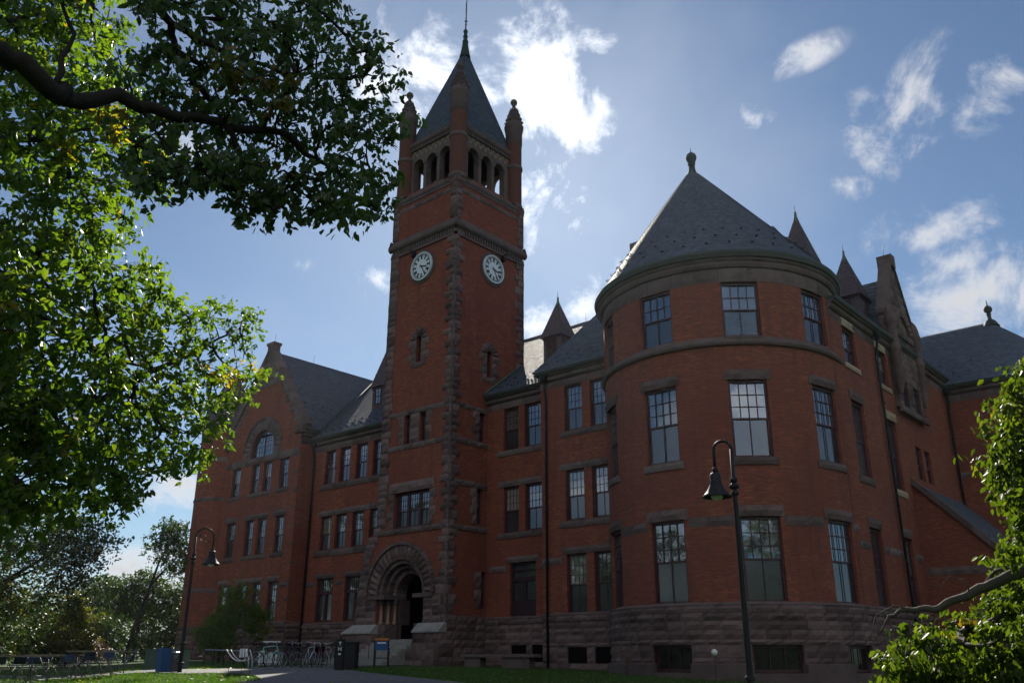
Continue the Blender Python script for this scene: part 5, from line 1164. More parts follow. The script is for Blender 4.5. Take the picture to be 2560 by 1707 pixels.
RI="""-25,145,50 -28,141,47 -30,138,44 -33,158,39 -41,140,35 -25,121,32 -25,138,50 -32,159,41 -31,138,27 -49,143,32 -30,152,46 -43,131,34 -25,122,50 -23,138,68 -45,145,31 -36,125,27 -28,148,58 -25,132,52 -34,132,29 -24,135,46 -22,133,58 -24,124,57 -39,128,33 -23,129,61 -33,130,31 -28,123,33 -35,139,35 -25,129,56 -36,120,30 -26,124,30 -32,137,33 -36,116,34 -28,142,49 -33,121,34 -33,142,30 -35,127,36 -24,120,33 -36,140,36 -31,143,43 -28,129,29 -29,137,35 -34,157,42 -28,141,67 -21,129,65 -33,145,41 -31,126,29 -28,138,44 -45,128,27 -27,141,53 -35,145,33 -40,124,32 -24,135,52 -28,139,57 -33,138,28 -27,133,41 -21,129,62 -34,145,37 -26,126,52 -35,116,32 -30,135,38 -26,139,40 -39,143,28 -26,146,57 -32,158,45 -25,132,63 -20,121,57 -36,125,30 -24,130,43 -26,149,63 -43,155,35 -35,127,30 -28,131,32 -36,118,29 -40,121,28 -22,119,61 -24,147,63 -39,125,27 -31,157,39 -29,159,44 -30,147,31 -20,121,58 -19,124,65 -28,138,46 -34,133,27 -32,146,34 -29,120,31 -40,145,31 -24,126,54 -19,126,63 -24,124,60 -27,119,32 -20,123,54 -36,117,30 -49,144,29 -34,160,36 -26,135,66 -27,126,33 -28,131,36 -27,141,46 -35,124,31 -32,122,31 -37,132,33 -43,134,27 -37,118,31 -40,120,32 -28,121,30 -22,124,47 -36,131,33 -23,121,58 -30,138,46 -28,141,33 -37,118,29 -30,153,36 -24,141,66 -27,132,59 -25,125,53 -41,127,30 -26,119,31 -29,132,56 -39,158,38 -28,121,31 -23,126,64 -23,127,56 -23,146,67 -37,160,36 -25,130,49 -32,138,36 -28,144,42 -30,147,33 -41,138,32 -29,118,33 -23,139,71 -44,145,26 -33,144,32 -28,153,46 -23,124,56 -34,130,33 -42,145,28 -28,141,37 -24,120,48 -42,144,30 -26,121,29 -29,117,34 -33,122,27 -35,144,30 -28,134,63 -26,118,34 -29,146,64 -25,124,28 -35,143,39 -30,143,37 -26,127,34 -25,122,56 -29,134,41 -27,145,50 -40,148,36 -37,126,33 -21,126,52 -29,146,57 -24,146,57 -45,144,29 -34,143,40 -23,118,50 -29,138,39 -28,148,62 -28,143,32 -41,155,38 -44,143,30 -37,130,29 -33,136,35 -28,120,32 -40,115,29 -19,123,61 -32,144,35 -34,129,36 -27,129,54 -31,134,41 -31,146,61 -32,138,39 -27,149,68 -35,143,31 -32,155,42 -38,143,35 -27,132,42 -40,118,33 -26,146,71 -35,159,47 -28,149,64 -25,131,35 -30,146,27 -33,144,28 -46,140,28 -33,158,47 -29,119,27 -35,146,26 -23,146,72 -20,119,65 -30,147,29 -31,148,55 -38,143,27 -35,160,37 -43,151,37 -24,120,45 -35,158,38 -29,145,55 -30,161,40 -22,121,46 -45,143,31 -21,142,71 -27,125,56 -48,143,26 -22,119,52 -49,138,28 -38,133,34 -44,145,28 -24,121,62 -34,157,40 -36,159,40 -21,132,61 -29,142,53 -23,149,71 -29,137,38 -23,148,69 -34,136,37 -39,117,31 -42,145,26 -37,126,28 -27,149,61 -36,120,34 -35,157,44 -20,120,62 -26,131,39 -29,144,51 -29,124,28 -47,144,32 -26,149,66 -47,139,31 -31,145,28 -28,159,47 -35,141,30 -25,134,57 -32,145,31 -24,131,44 -44,144,35 -38,142,31 -34,140,34 -30,156,44 -26,122,28 -27,117,34 -24,120,46 -22,122,54 -31,160,41 -30,146,48 -24,120,31 -46,143,33 -39,145,34 -25,137,42 -27,148,59 -24,149,71 -20,124,65 -25,146,55 -39,159,36 -23,121,44 -27,118,28 -26,130,38 -28,117,30 -25,118,44 -34,122,28 -29,149,61 -22,122,65 -37,120,32 -32,159,35 -23,128,62 -26,139,55 -22,123,58 -34,130,37 -22,125,53 -26,149,65 -23,118,49 -39,116,27 -29,118,32 -36,145,28 -40,146,27 -20,121,53 -25,133,38"""

M['leaf'] = m_leaf('maple_leaf', [(0, (0.03, 0.058, 0.016)), (.45, (0.065, 0.11, 0.02)), (.75, (0.11, 0.14, 0.02)), (.85, (0.18, 0.16, 0.02)), (1, (0.28, 0.17, 0.03))], (3.0, 3.1, 0.6), tw=.55)
M['leaf_dark'] = m_leaf('shaded_maple_leaf', [(0, (0.05, 0.085, 0.05)), (.45, (0.085, 0.125, 0.06)), (.75, (0.11, 0.15, 0.055)), (.85, (0.17, 0.13, 0.02)), (1, (0.22, 0.10, 0.03))], (1.9, 2.3, 0.6), tw=.42)
M['leaf_bg'] = m_leaf('woodland_leaf', [(0, (0.020, 0.036, 0.014)), (.5, (0.045, 0.07, 0.02)), (.8, (0.09, 0.11, 0.025)), (1, (0.30, 0.20, 0.03))], (1.6, 1.9, 0.6), rough=.5, tw=.35)
M['leaf_yel'] = m_leaf('yellow_green_needles', [(0, (0.08, 0.09, 0.02)), (1, (0.17, 0.16, 0.035))], (1.5, 1.6, 0.6), tw=.4)
M['leaf_pink'] = m_leaf('brown_seedheads', [(0, (0.12, 0.07, 0.045)), (1, (0.24, 0.15, 0.11))], (1.2, 1.1, 0.9), tw=.3)
M['leaf_weep'] = m_leaf('weeping_leaf', [(0, (0.030, 0.055, 0.010)), (.5, (0.075, 0.11, 0.015)), (.8, (0.13, 0.15, 0.02)), (1, (0.30, 0.16, 0.03))], (1.8, 1.9, 0.5), rough=.5, tw=.5)
def autumn(frac, zone=None):
    def f(t, idx, C, r):
        k = len(C); m = r.random(k) < frac
        if zone is not None: m |= np.linalg.norm(C-np.array(zone[0]), axis=1) < zone[1]
        sel = m[idx] & (r.random(len(idx)) < .75); t = t.copy(); t[sel] = r.uniform(.74, 1.0, sel.sum()); return t
    return f
# the near branch that reaches over the view
C_up, C_lo, C_ri = dec(UP), dec(LO), dec(RI)
T = thing('overhanging_tree', 'near tree whose thick dark limb and shaded leaves reach across the top of the view', 'tree', (-8.6, -1.6, 0))
T.location = (0, 0, 0)
b = MB()
L_up = [([(-8.6, -1.6, 0), (-8.5, -1.5, 2.5), (-8.2, -1.0, 4.6), (-7.5, .2, 5.9), (-6.95, 1.28, 6.3), (-7.0, 1.69, 6.2), (-7.08, 2.15, 6.1), (-7.2, 2.42, 6.2), (-7.25, 2.88, 6.46), (-7.29, 3.29, 6.54), (-7.26, 3.81, 6.72), (-7.24, 4.45, 6.91), (-7.19, 4.9, 6.76), (-7.03, 5.29, 6.62)], .138, .018),
        ([(-8.2, -1.0, 4.6), (-7.6, .4, 6.4), (-7.25, 1.48, 6.86), (-7.44, 2.0, 7.25), (-7.51, 2.77, 8.01)], .13, .05),
        ([(-7.51, 2.77, 8.01), (-7.53, 3.25, 7.73), (-7.57, 3.87, 7.77), (-7.45, 4.5, 7.81), (-7.24, 5.17, 7.98)], .05, .012),
        ([(-7.26, 3.81, 6.75), (-7.25, 4.03, 6.43), (-7.14, 4.23, 6.1), (-7.09, 4.32, 5.89)], .035, .01),
        ([(-7.08, 2.15, 6.15), (-7.3, 2.3, 6.9), (-7.5, 2.1, 7.4)], .03, .012)]
limbs(b, L_up, C_up, .009)
b.build('trunk', M['bark'], T)
leaves('crown', C_up, 76, .12, .092, M['leaf_dark'], T, droop=.62, tint_fn=autumn(.03, ((-7.3, 4.05, 7.15), .35)), seed=11)
# the sunlit maple behind it
T = thing('maple_tree', 'big maple with sunlit bright green and a few yellow leaves at the left', 'tree')
b = MB()
L_lo = [([(-18.0, .6, .3), (-17.8, .8, 3.0), (-17.4, 1.2, 5.0), (-17.0, 1.8, 8.5), (-16.6, 2.2, 12.5)], .42, .12),
        ([(-17.4, 1.2, 5.2), (-16.2, 2.6, 7.2), (-15.32, 3.78, 8.0), (-15.15, 4.42, 7.53), (-15.44, 5.08, 7.31), (-15.89, 5.71, 7.09), (-16.91, 6.95, 7.27), (-18.74, 9.11, 7.77)], .17, .02),
        ([(-16.2, 2.6, 7.1), (-15.30, 3.88, 7.46), (-15.09, 4.60, 7.07), (-15.49, 5.23, 6.93), (-15.64, 5.45, 6.80)], .09, .02),
        ([(-17.7, .9, 3.4), (-16.2, 2.8, 4.4), (-15.18, 4.32, 5.0), (-15.03, 4.82, 5.14), (-15.42, 5.44, 5.61), (-16.85, 7.08, 6.30), (-20.07, 10.51, 8.92), (-22.7, 13.32, 11.03)], .19, .02),
        ([(-16.2, 2.8, 4.5), (-15.11, 4.55, 4.91), (-15.0, 4.89, 4.7), (-14.93, 5.12, 4.28), (-15.26, 5.58, 4.13)], .07, .015),
        ([(-17.1, 1.6, 7.4), (-16.2, 2.6, 9.2), (-15.35, 3.65, 10.0), (-15.27, 3.99, 10.02), (-16.17, 5.24, 10.87), (-17.7, 7.0, 11.95)], .12, .02),
        ([(-16.8, 2.0, 10.5), (-15.44, 3.28, 12.06), (-15.55, 4.0, 12.75), (-16.79, 5.29, 14.47)], .10, .02)]
limbs(b, L_lo, C_lo, .014)
b.build('trunk', M['bark'], T)
leaves('crown', C_lo, 68, .25, .165, M['leaf'], T, droop=.45, tint_fn=autumn(.05), seed=12)
# weeping tree at the right
T = thing('weeping_tree', 'weeping tree with a bare grey branch and hanging yellow-green leaves at the lower right', 'tree')
b = MB()
L_ri = [([(.6, 7.4, -.1), (.4, 7.2, 1.4), (-.2, 6.9, 2.4), (-.8, 6.65, 2.5), (-1.19, 6.49, 2.34), (-1.33, 6.36, 2.13), (-1.49, 6.22, 2.05), (-1.62, 6.14, 1.98), (-1.77, 6.05, 1.91), (-1.9, 6.01, 1.90), (-1.99, 5.98, 1.9), (-2.06, 5.95, 1.85), (-2.11, 5.93, 1.77)], .060, .004), ([(-1.9, 6.01, 1.90), (-2.02, 5.96, 1.93), (-2.12, 5.93, 1.88), (-2.17, 5.9, 1.72)], .007, .003), ([(-1.77, 6.05, 1.91), (-1.8, 6.0, 1.82), (-1.88, 5.98, 1.7)], .006, .003), ([(-1.62, 6.14, 1.97), (-1.6, 6.1, 2.06), (-1.68, 6.05, 2.1), (-1.74, 6.02, 2.02)], .006, .003), ([(-1.9, 6.01, 1.9), (-1.93, 5.98, 1.8), (-2.02, 5.95, 1.72)], .005, .002),
        ([(-.8, 6.65, 2.5), (-1.23, 6.59, 2.21), (-1.48, 6.43, 2.15), (-1.53, 6.42, 2.13), (-1.58, 6.3, 2.03)], .02, .006), ([(-.2, 6.9, 2.4), (-.6, 7.0, 3.2), (-.95, 7.0, 3.75)], .03, .008)]
limbs(b, L_ri, C_ri, .0035, jit=.035)
b.build('trunk', M['bark_pale'], T)
leaves('crown', C_ri, 96, .07, .052, M['leaf_weep'], T, droop=.8, tint_fn=autumn(.05), seed=13)
def blobs(spec, seed, spacing):
    r = np.random.default_rng(seed); out = []
    for (c, R_, n) in spec:
        c = np.array(c, float); R_ = np.array(R_, float); got = 0; tr = 0
        while got < n and tr < n*40:
            tr += 1; v = r.normal(0, 1, 3); v /= np.linalg.norm(v); v *= r.uniform(.35, 1.0)**.5*r.uniform(.82, 1.08); p = c+v*R_
            if all(np.linalg.norm(p-q) > spacing for q in out): out.append(p); got += 1
    return np.array(out)
def bgtree(name, label, base_, fork, spec, mat_, seed, leaf, n_per, sig, spacing, trunk_r=.25, frac=.05, group=None, droop=.3, cat='tree', dense=1.5):
    T = thing(name, label, cat, group=group); C = blobs(spec, seed, spacing); b = MB(); z0 = GH(*base_)-.1
    x, y = base_; fx, fy, fz = fork
    L_ = [([(x, y, z0), (x+(fx-x)*.4, y+(fy-y)*.4, z0+(fz-z0)*.5), (fx, fy, fz)], trunk_r, trunk_r*.6)]
    for (c, R_, n) in spec: L_.append(([(fx, fy, fz), tuple(Vector((fx, fy, fz)).lerp(Vector(c), .5)+Vector((0, 0, .3))), tuple(c)], trunk_r*.55, trunk_r*.15))
    limbs(b, L_, C, trunk_r*.06, share=.7); b.build('trunk', M['bark'], T)
    leaves('crown', C, int(n_per*dense), sig, leaf, mat_, T, droop=droop, tint_fn=autumn(frac), seed=seed); return T
bgtree('broadleaf_tree', 'large dark glossy-leaved tree with yellow patches at the far left above the folding tables', (-55, 17.5), (-55.2, 17.8, 3.8), [((-53.5, 15.5, 6.0), (3.2, 4.0, 3.6), 75), ((-52.0, 20.0, 6.2), (2.4, 3.2, 3.0), 60), ((-51.3, 21.3, 7.6), (1.6, 2.2, 1.9), 24), ((-54.5, 18, 3.2), (2.6, 4.2, 1.6), 36)], M['leaf_bg'], 21, .20, 95, .48, .75, .3, .06)
bgtree('shade_tree', 'rounded green tree with a dark trunk under its crown left of the hall', (-79, 39.5), (-78.6, 39.6, 4.6), [((-77.8, 36.6, 6.4), (2.4, 2.7, 1.8), 42), ((-76.5, 39.0, 6.9), (2.0, 2.4, 1.8), 36), ((-75.4, 41.2, 6.0), (1.8, 2.2, 1.7), 30)], M['leaf_bg'], 22, .24, 90, .5, .8, .3, .02)
bgtree('leaning_tree', 'tall thin tree with a slanting trunk rising behind the rounded tree left of the hall', (-70.0, 34.4), (-68.2, 34.9, 7.0), [((-66.4, 35.0, 10.3), (1.3, 1.7, 1.5), 24), ((-66.1, 36.0, 9.0), (1.2, 1.6, 1.2), 18), ((-66.6, 35.4, 11.1), (.9, 1.0, .8), 8)], M['leaf_bg'], 23, .21, 80, .36, .6, .17, .02)
bgtree('cypress_shrub', 'yellow-green feathery conifer under the large dark tree', (-56.4, 24.2), (-56.4, 24.2, 2.2), [((-56.4, 24.2, 3.0), (1.3, 1.9, 1.7), 42), ((-56.4, 24.2, 4.4), (.6, .7, .9), 10), ((-56.4, 22.9, 2.3), (1.1, 1.3, .9), 18)], M['leaf_yel'], 24, .18, 120, .28, .45, .1, 0, droop=.1)
bgtree('shrub', 'green bushes at the foot of the rounded tree beside the lamp post', (-73, 39.6), (-73, 39.6, 1.9), [((-73.5, 38.4, 2.9), (1.6, 2.2, 1.5), 34), ((-72, 40.9, 3.6), (1.4, 1.8, 1.9), 34)], M['leaf_bg'], 25, .2, 90, .4, .65, .1, .03, cat='shrub')
bgtree('seedhead_shrub', 'low shrub with pinkish brown seedheads in front of the woods', (-64, 28.5), (-64, 28.5, 1.6), [((-64, 28.6, 2.1), (1.2, 1.7, .7), 26)], M['leaf_pink'], 26, .14, 100, .24, .42, .06, 0, cat='shrub')
bgtree('thicket', 'tangle of low green undergrowth behind the folding tables', (-70, 30), (-70, 30, 1.8), [((-70.5, 26.8, 2.7), (2.2, 3.0, 1.4), 36), ((-71.5, 32.0, 3.0), (2.0, 3.2, 1.9), 40)], M['leaf_bg'], 27, .22, 80, .5, .75, .1, .05, cat='undergrowth')
bgtree('low_broadleaf_tree', 'dense low tree behind the cypress at the far left', (-66, 17), (-66, 17, 3), [((-66, 14.5, 4), (3, 4.5, 3), 50), ((-66, 21, 3.8), (3, 4, 2.6), 44)], M['leaf_bg'], 28, .26, 70, .6, .95, .2, .05)
bgtree('distant_pine', 'thin blue-green pine showing in the gap between the large tree and the rounded tree', (-98, 45), (-98, 45, 6), [((-98, 44.6, 8.2), (1.5, 2.0, 2.0), 24), ((-98, 46.2, 6.3), (2.2, 2.6, 1.6), 26)], M['leaf_bg'], 29, .28, 70, .5, .8, .2, 0)
# far tree line
def treeline():
    r = np.random.default_rng(5); C = []
    for i in range(520):
        az = radians(r.uniform(-80, -50)); D = r.uniform(108, 135); x, y = sin(az)*D, cos(az)*D; C.append((x, y, GH(x, y)+r.uniform(.5, 6.5)))
    o = leaves('distant_wood', np.array(C), 45, 1.2, .55, M['leaf_bg'], None, seed=31); tag(o, 'distant mass of green woodland along the horizon', 'woodland', kind='stuff')
treeline()
def woods_behind():
    r = np.random.default_rng(6); C = []
    for i in range(1300):
        az = radians(r.uniform(60, 285)); D = r.uniform(60, 85); x, y = sin(az)*D, cos(az)*D; C.append((x, y, GH(x, y)+14*r.random()**.8))
    tag(leaves('woodland', np.array(C), 40, 2.0, 1.1, M['leaf_bg'], None, seed=33), 'mass of campus woodland behind the viewpoint', 'woodland', kind='stuff')
woods_behind()
bgtree('small_ornamental_tree', 'small bushy green tree growing in front of the gabled wing beside the bicycles', (-48.0, 29.2), (-48.0, 29.2, 2.4), [((-47.5, 29.6, 4.4), (.8, .9, 1.4), 28), ((-48.1, 28.7, 3.1), (.9, 1.0, 1.0), 22), ((-46.9, 30.7, 3.6), (.7, .8, 1.0), 16), ((-47.8, 29.2, 2.5), (.8, .9, .7), 12)], M['leaf'], 41, .13, 115, .26, .42, .07, .02)
# trees standing behind the photographer, mirrored in the lower windows
for i, (x, y, h) in enumerate(((8, -24, 19), (22, -14, 17), (-12, -30, 20), (34, -2, 18), (-32, -30, 18), (0, -44, 22), (24, -34, 21), (44, 14, 17))):
    bgtree('campus_tree', ['broad shade tree behind the viewpoint', 'taller shade tree behind the viewpoint to the right', 'shade tree behind the viewpoint to the left', 'shade tree far to the right of the viewpoint', 'shade tree far to the left behind the viewpoint', 'tallest shade tree behind the viewpoint', 'second tall shade tree behind the viewpoint to the right', 'shade tree right of the side porch'][i], (x, y), (x, y, 4.5), [((x, y, h*.6), (6.5, 6.5, h*.38), 90)], M['leaf_bg'], 50+i, .7, 34, 1.2, 1.7, .4, .05, group='shade trees behind the viewpoint')
# ============================================================ STREET FURNITURE
def arc(cx, cz, r, a0, a1, n, fx): return [fx(cx+r*cos(radians(a0+(a1-a0)*i/n)), cz+r*sin(radians(a0+(a1-a0)*i/n))) for i in range(n+1)]
def lamp(label, x, y, zb, ztop, rad, shade_r, side, scroll):
    """side = unit vector (sx,sy) in which the bracket reaches"""
    T = thing('street_lamp', label, 'street lamp', group='swan neck lamps'); sx, sy = side; F = lambda u, z: (x+sx*u, y+sy*u, z)
    h = ztop-rad; b = MB()
    b.tube([(x, y, zb-.1), (x, y, zb+.9), (x, y, h-1.0), (x, y, h)], [.078, .06, .045, .034], 12)
    for z, r in ((zb+.02, .17), (zb+.35, .12), (zb+.95, .09), (h-.85, .075), (h-.72, .095), (h-.60, .07)): b.lathe([(.04, z-.04), (r, z-.02), (r, z+.03), (.04, z+.07)], (x, y), 14)
    b.build('pole', M['black'], T)
    b = MB(); b.tube(arc(rad, h, rad, 180, 0, 14, F)+[F(2*rad, h-.42)], .028, 8)
    b.lathe([(.03, h-.45), (.055, h-.42), (.055, h-.36), (.03, h-.33)], F(2*rad, 0)[:2], 10)
    if scroll:
        b.tube(arc(.32*rad, h+.42*rad, .26*rad, 150, 470, 16, F), .013, 6); b.tube(arc(.75*rad, h-.05*rad, .34*rad, 120, 400, 16, F), .013, 6); b.tube([F(0, h-.55)]+arc(.4*rad, h-.1*rad, .35*rad, 230, 20, 12, F), .013, 6)
        b.tube(arc(1.35*rad, h-.3*rad, .3*rad, 180, 380, 12, F), .013, 6)
    b.build('bracket', M['black'], T)
    c = F(2*rad, 0)[:2]; zt = h-.42; s = shade_r; b = MB()
    b.lathe([(.03, zt), (.085*s/.27, zt-.03), (.11*s/.27, zt-.09), (.095*s/.27, zt-.16), (.115*s/.27, zt-.18), (.10*s/.27, zt-.21), (.125*s/.27, zt-.27), (.175*s/.27, zt-.36), (s*.84, zt-.43), (s, zt-.47), (s*.99, zt-.485), (s*.82, zt-.455), (.15*s/.27, zt-.36)], c, 28); b.build('lamp_shade', M['black'], T)
    b = MB(); b.lathe([(.02, zt-.545), (.08, zt-.53), (.115, zt-.48), (.11, zt-.42), (.05, zt-.36)], c, 16); b.build('bulb', M['glow'], T); return T
lamp('tall swan neck lamp post with a plain hook in front of the round turret', -7.74, 15.14, .35, 5.55, .165, .28, (-.90, -.44), False)
lamp('swan neck lamp post with scrollwork beside the litter bins at the left', -27.92, 15.64, 1.10, 5.76, .29, .31, (.49, .87), True)
def rolled(p, c): return p
# bins at the foot of the left lamp
def at(az, D): a = radians(az); x, y = sin(a)*D, cos(a)*D; return (x, y, GH(x, y))
def pxground(px, D):
    t = (px-1280)/(2201.4*cos(_P)+800*sin(_P)); return at(-41.33+math.degrees(math.atan(t)), D)
def bin_(name, label, loc, w, h, m_, lid):
    T = thing(name, label, 'bin'); x, y, z = loc; b = MB(); k = .88
    q0 = [(x+a*w*k, y+c*w*k, z) for a, c in ((-.5, -.5), (.5, -.5), (.5, .5), (-.5, .5))]; q1 = [(x+a*w, y+c*w, z+h) for a, c in ((-.5, -.5), (.5, -.5), (.5, .5), (-.5, .5))]
    for i in range(4): b.face([q0[i], q0[(i+1) % 4], q1[(i+1) % 4], q1[i]])
    b.face(q0[::-1]); b.box(x-w*.54, x+w*.54, y-w*.54, y+w*.54, z+h-.07, z+h); b.build('bin_body', m_, T)
    b = MB()
    if lid: b.box(x-w*.52, x+w*.52, y-w*.52, y+w*.52, z+h, z+h+.05); b.box(x-w*.3, x+w*.3, y-w*.45, y+w*.45, z+h+.05, z+h+.1)
    else: b.lathe([(w*.5, z+h-.16), (w*.56, z+h-.02), (w*.5, z+h+.03), (w*.38, z+h-.05)], (x, y), 14)
    b.build('lid' if lid else 'bin_liner', m_ if lid else M['liner'], T); return T
M['blue'] = m_plain('blue_plastic', (0.02, 0.08, 0.22), .4, .4); M['greyp'] = m_plain('grey_plastic', (0.07, 0.075, 0.08), .5, .3); M['liner'] = m_plain('plastic_liner', (.16, .17, .18), .3, .5)
bin_('recycling_bin', 'blue recycling bin left of the left lamp post', pxground(411, 32.4), .34, .64, M['blue'], True)
bin_('litter_bin', 'dark grey litter bin with a plastic liner between the blue bin and the lamp post', pxground(432, 32.7), .44, .60, M['greyp'], False)
x, y, z = at(-61.5, 36.5); T = thing('utility_cabinet', 'low pale green cabinet behind the litter bin', 'cabinet'); b = MB(); b.box(x-.5, x+.5, y-.6, y+.6, z, z+.62); b.build('cabinet_body', M['copper'], T); b = MB(); b.box(x-.53, x+.53, y-.63, y+.63, z+.62, z+.68); b.build('lid', M['copper'], T)
# black guide post with small white signs
x, y, z = -28.62, 22.62, GH(-28.62, 22.62); T = thing('guide_post', 'thick square black guide post with small white symbols at the edge of the path', 'post', (x, y, z), radians(38))
b = MB(); b.box(-.13, .13, -.13, .13, 0, 1.10); b.box(-.15, .15, -.15, .15, 0, .1); b.box(-.145, .145, -.145, .145, 1.1, 1.14); b.build('post_body', M['black'], T)
b = MB(); yy = -.134
def quad(b, x0, z0, x1, z1, w=.012):
    L = hypot(x1-x0, z1-z0); nx, nz = -(z1-z0)/L*w, (x1-x0)/L*w; b.face([(x0+nx, yy, z0+nz), (x0-nx, yy, z0-nz), (x1-nx, yy, z1-nz), (x1+nx, yy, z1+nz)])
quad(b, 0, .92, 0, 1.06); quad(b, 0, 1.06, -.04, 1.0); quad(b, 0, 1.06, .04, 1.0)
quad(b, -.05, .72, -.05, .86); quad(b, .05, .72, .05, .86); quad(b, -.05, .79, .05, .79); quad(b, -.05, .60, .05, .60, .03)
b.build('sign_symbols', M['white'], T)
x, y, z = at(-51.3, 38.6); T = thing('litter_bin', 'black litter bin with a small white notice beside the guide post', 'bin', (x, y, z), radians(38)); b = MB(); b.box(-.42, .42, -.35, .35, .04, 1.0); b.box(-.38, .38, -.31, .31, 0, .04); b.box(-.46, .46, -.39, .39, 1.0, 1.06); b.build('bin_body', M['black'], T)
b = MB(); b.box(-.34, -.14, -.362, -.352, .68, .88); b.build('notice', M['white'], T)
# leaflet box on posts
x, y, z = -33.62, 29.0, GH(-33.62, 29.0); T = thing('leaflet_box', 'blue leaflet box with an orange top on black legs in front of the entrance steps', 'leaflet box', (x, y, z), radians(42))
M['orange'] = m_plain('orange_paint', (0.45, 0.14, 0.02), .5, .3)
for a, c in ((-.32, -.12), (.32, -.12), (-.32, .2), (.32, .2)): b = MB(); b.box(a-.03, a+.03, c-.03, c+.03, 0, 1.2 if c < 0 else .85); b.build('leg', M['black'], T)
b = MB(); b.box(-.29, .29, -.14, .18, .75, 1.18); b.build('box_body', M['blue'], T); b = MB(); b.box(-.33, .33, -.17, .21, 1.18, 1.28); b.build('lid', M['orange'], T); b = MB(); b.box(-.29, .29, -.12, -.08, .38, .42); b.build('crossbar', M['black'], T)
b = MB(); b.box(-.2, .2, -.145, -.141, 1.04, 1.1); b.build('label_strip', M['white'], T)
# stone kerb bench by the recessed front
T = thing('stone_bench', 'low pale stone slab bench on stone blocks right of the entrance steps', 'bench'); b = MB(); b.box(-34.2, -29.2, 34.9, 35.5, 1.72, 1.88); b.build('seat', M['trim'], T)
for a, c in ((-34.0, -32.9), (-31.4, -29.6)): b = MB(); b.box(a, c, 35.0, 35.45, 1.0, 1.72); b.build('support', M['trim'], T)
T = thing('handrail', 'thin black handrail up the middle of the entrance steps', 'handrail'); b = MB(); hx_ = -39.2
b.tube([(hx_, 32.9, 1.3), (hx_, 32.9, 2.4), (hx_, 34.9, 3.55), (hx_, 34.9, 2.6)], .022, 6); b.build('rail', M['black'], T)
# globe light in front of the turret
T = thing('globe_light', 'small round white globe on a thin stem in front of the turret base', 'garden light'); x, y = -18.18, 32.75; z = GH(x, y); b = MB(); b.tube([(x, y, z), (x, y, 1.76)], .012, 6); b.build('stem', M['black'], T)
b = MB(); b.lathe([(.005, 1.76), (.07, 1.79), (.118, 1.86), (.125, 1.905), (.118, 1.95), (.07, 2.01), (.005, 2.03)], (x, y), 18); b.build('globe', M['glow'], T)
# dead shrub at the turret foot
bgtree('withered_shrub', 'small reddish brown withered shrub on the plinth at the left of the turret', (-22.0, 32.3), (-22.0, 32.3, 1.2), [((-22.0, 32.3, 1.75), (.3, .3, .42), 14)], M['leaf_pink'], 61, .06, 40, .09, .14, .02, 0, cat='shrub')
# bicycles
def bicycle(label, col, loc, rz, lean=.06, name='bicycle'):
    T = thing(name, label, 'bicycle', loc, rz, 'bicycles parked by the rack'); T.rotation_euler = (lean, 0, rz)
    m_ = m_plain('bicycle_paint', col, .35, .5, 0, .1); R = .33
    for k, xw in enumerate((-.52, .52)):
        b = MB(); b.tube([(xw+R*cos(2*pi*i/24), 0, R+R*sin(2*pi*i/24)) for i in range(25)], .019, 6, False); w = b.build('wheel', M['black'], T)
        b = MB(); b.tube([(xw+(R-.03)*cos(2*pi*i/24), 0, R+(R-.03)*sin(2*pi*i/24)) for i in range(25)], .008, 5, False)
        for i in range(14): a = 2*pi*i/14; b.tube([(xw, 0, R), (xw+(R-.03)*cos(a), 0, R+(R-.03)*sin(a))], .0025, 3, False)
        b.tube([(xw, -.04, R), (xw, .04, R)], .02, 8); b.build('rim', M['metal'], w)
    b = MB(); bb = (-.1, 0, .30); st = (-.24, 0, .80); hd = (.34, 0, .86); hl = (.38, 0, .72)
    for p, q, r in ((bb, st, .017), (bb, hl, .021), (st, hd, .018), ((-.52, 0, R), bb, .011), ((-.52, 0, R), (-.22, 0, .74), .010)): b.tube([p, q], r, 8)
    b.tube([hd, hl], .022, 8); b.build('frame', m_, T)
    b = MB(); b.tube([hl, (.45, .05, .52), (.52, .05, R)], .012, 6); b.tube([hl, (.45, -.05, .52), (.52, -.05, R)], .012, 6); b.build('fork', m_, T)
    b = MB(); b.tube([hd, (.32, 0, .98)], .012, 6); b.tube([(.22, -.28, 1.03), (.31, -.12, 1.0), (.33, 0, .99), (.31, .12, 1.0), (.22, .28, 1.03)], .012, 6); b.build('handlebar', M['metal'], T)
    b = MB(); b.tube([st, (-.27, 0, .90)], .012, 6); b.tube([(-.42, 0, .93), (-.28, 0, .93), (-.12, 0, .92)], [.075, .06, .02], 8); b.build('saddle', M['black'], T)
    b = MB(); b.lathe([(.09, -.01), (.095, 0), (.09, .01)], (0, 0), 16)
    b.v[:] = [(p[0]-.1, .05+p[2], .30+p[1]) for p in b.v]; b.tube([(-.1, .06, .30), (0, .07, .17)], .008, 5); b.tube([(-.1, -.06, .30), (-.2, -.07, .43)], .008, 5); b.build('crank', M['metal'], T)
    return T
M['metal'] = m_plain('brushed_metal', (.45, .46, .48), .35, .5, .8)
bk = [('mint green bicycle at the left front of the rack', (.20, .50, .42), (673, 40.0), 75), ('bicycle with a pale blue-white frame standing upright among the dark ones', (.45, .52, .60), (775, 40.2), 120),
      ('dark bicycle just right of the mint green one', (.03, .03, .035), (712, 40.6), 70), ('black bicycle with a pink handlebar grip in the middle of the rack', (.025, .02, .03), (730, 41.5), 100),
      ('black bicycle left of the pale framed one', (.02, .025, .03), (752, 42.0), 60), ('dark red bicycle low down right of the pale framed one', (.14, .015, .012), (800, 41.2), 150),
      ('grey bicycle half hidden behind the guide post', (.22, .25, .25), (826, 42.6), 165), ('black bicycle at the left end of the rack', (.02, .02, .022), (650, 42.5), 95)]
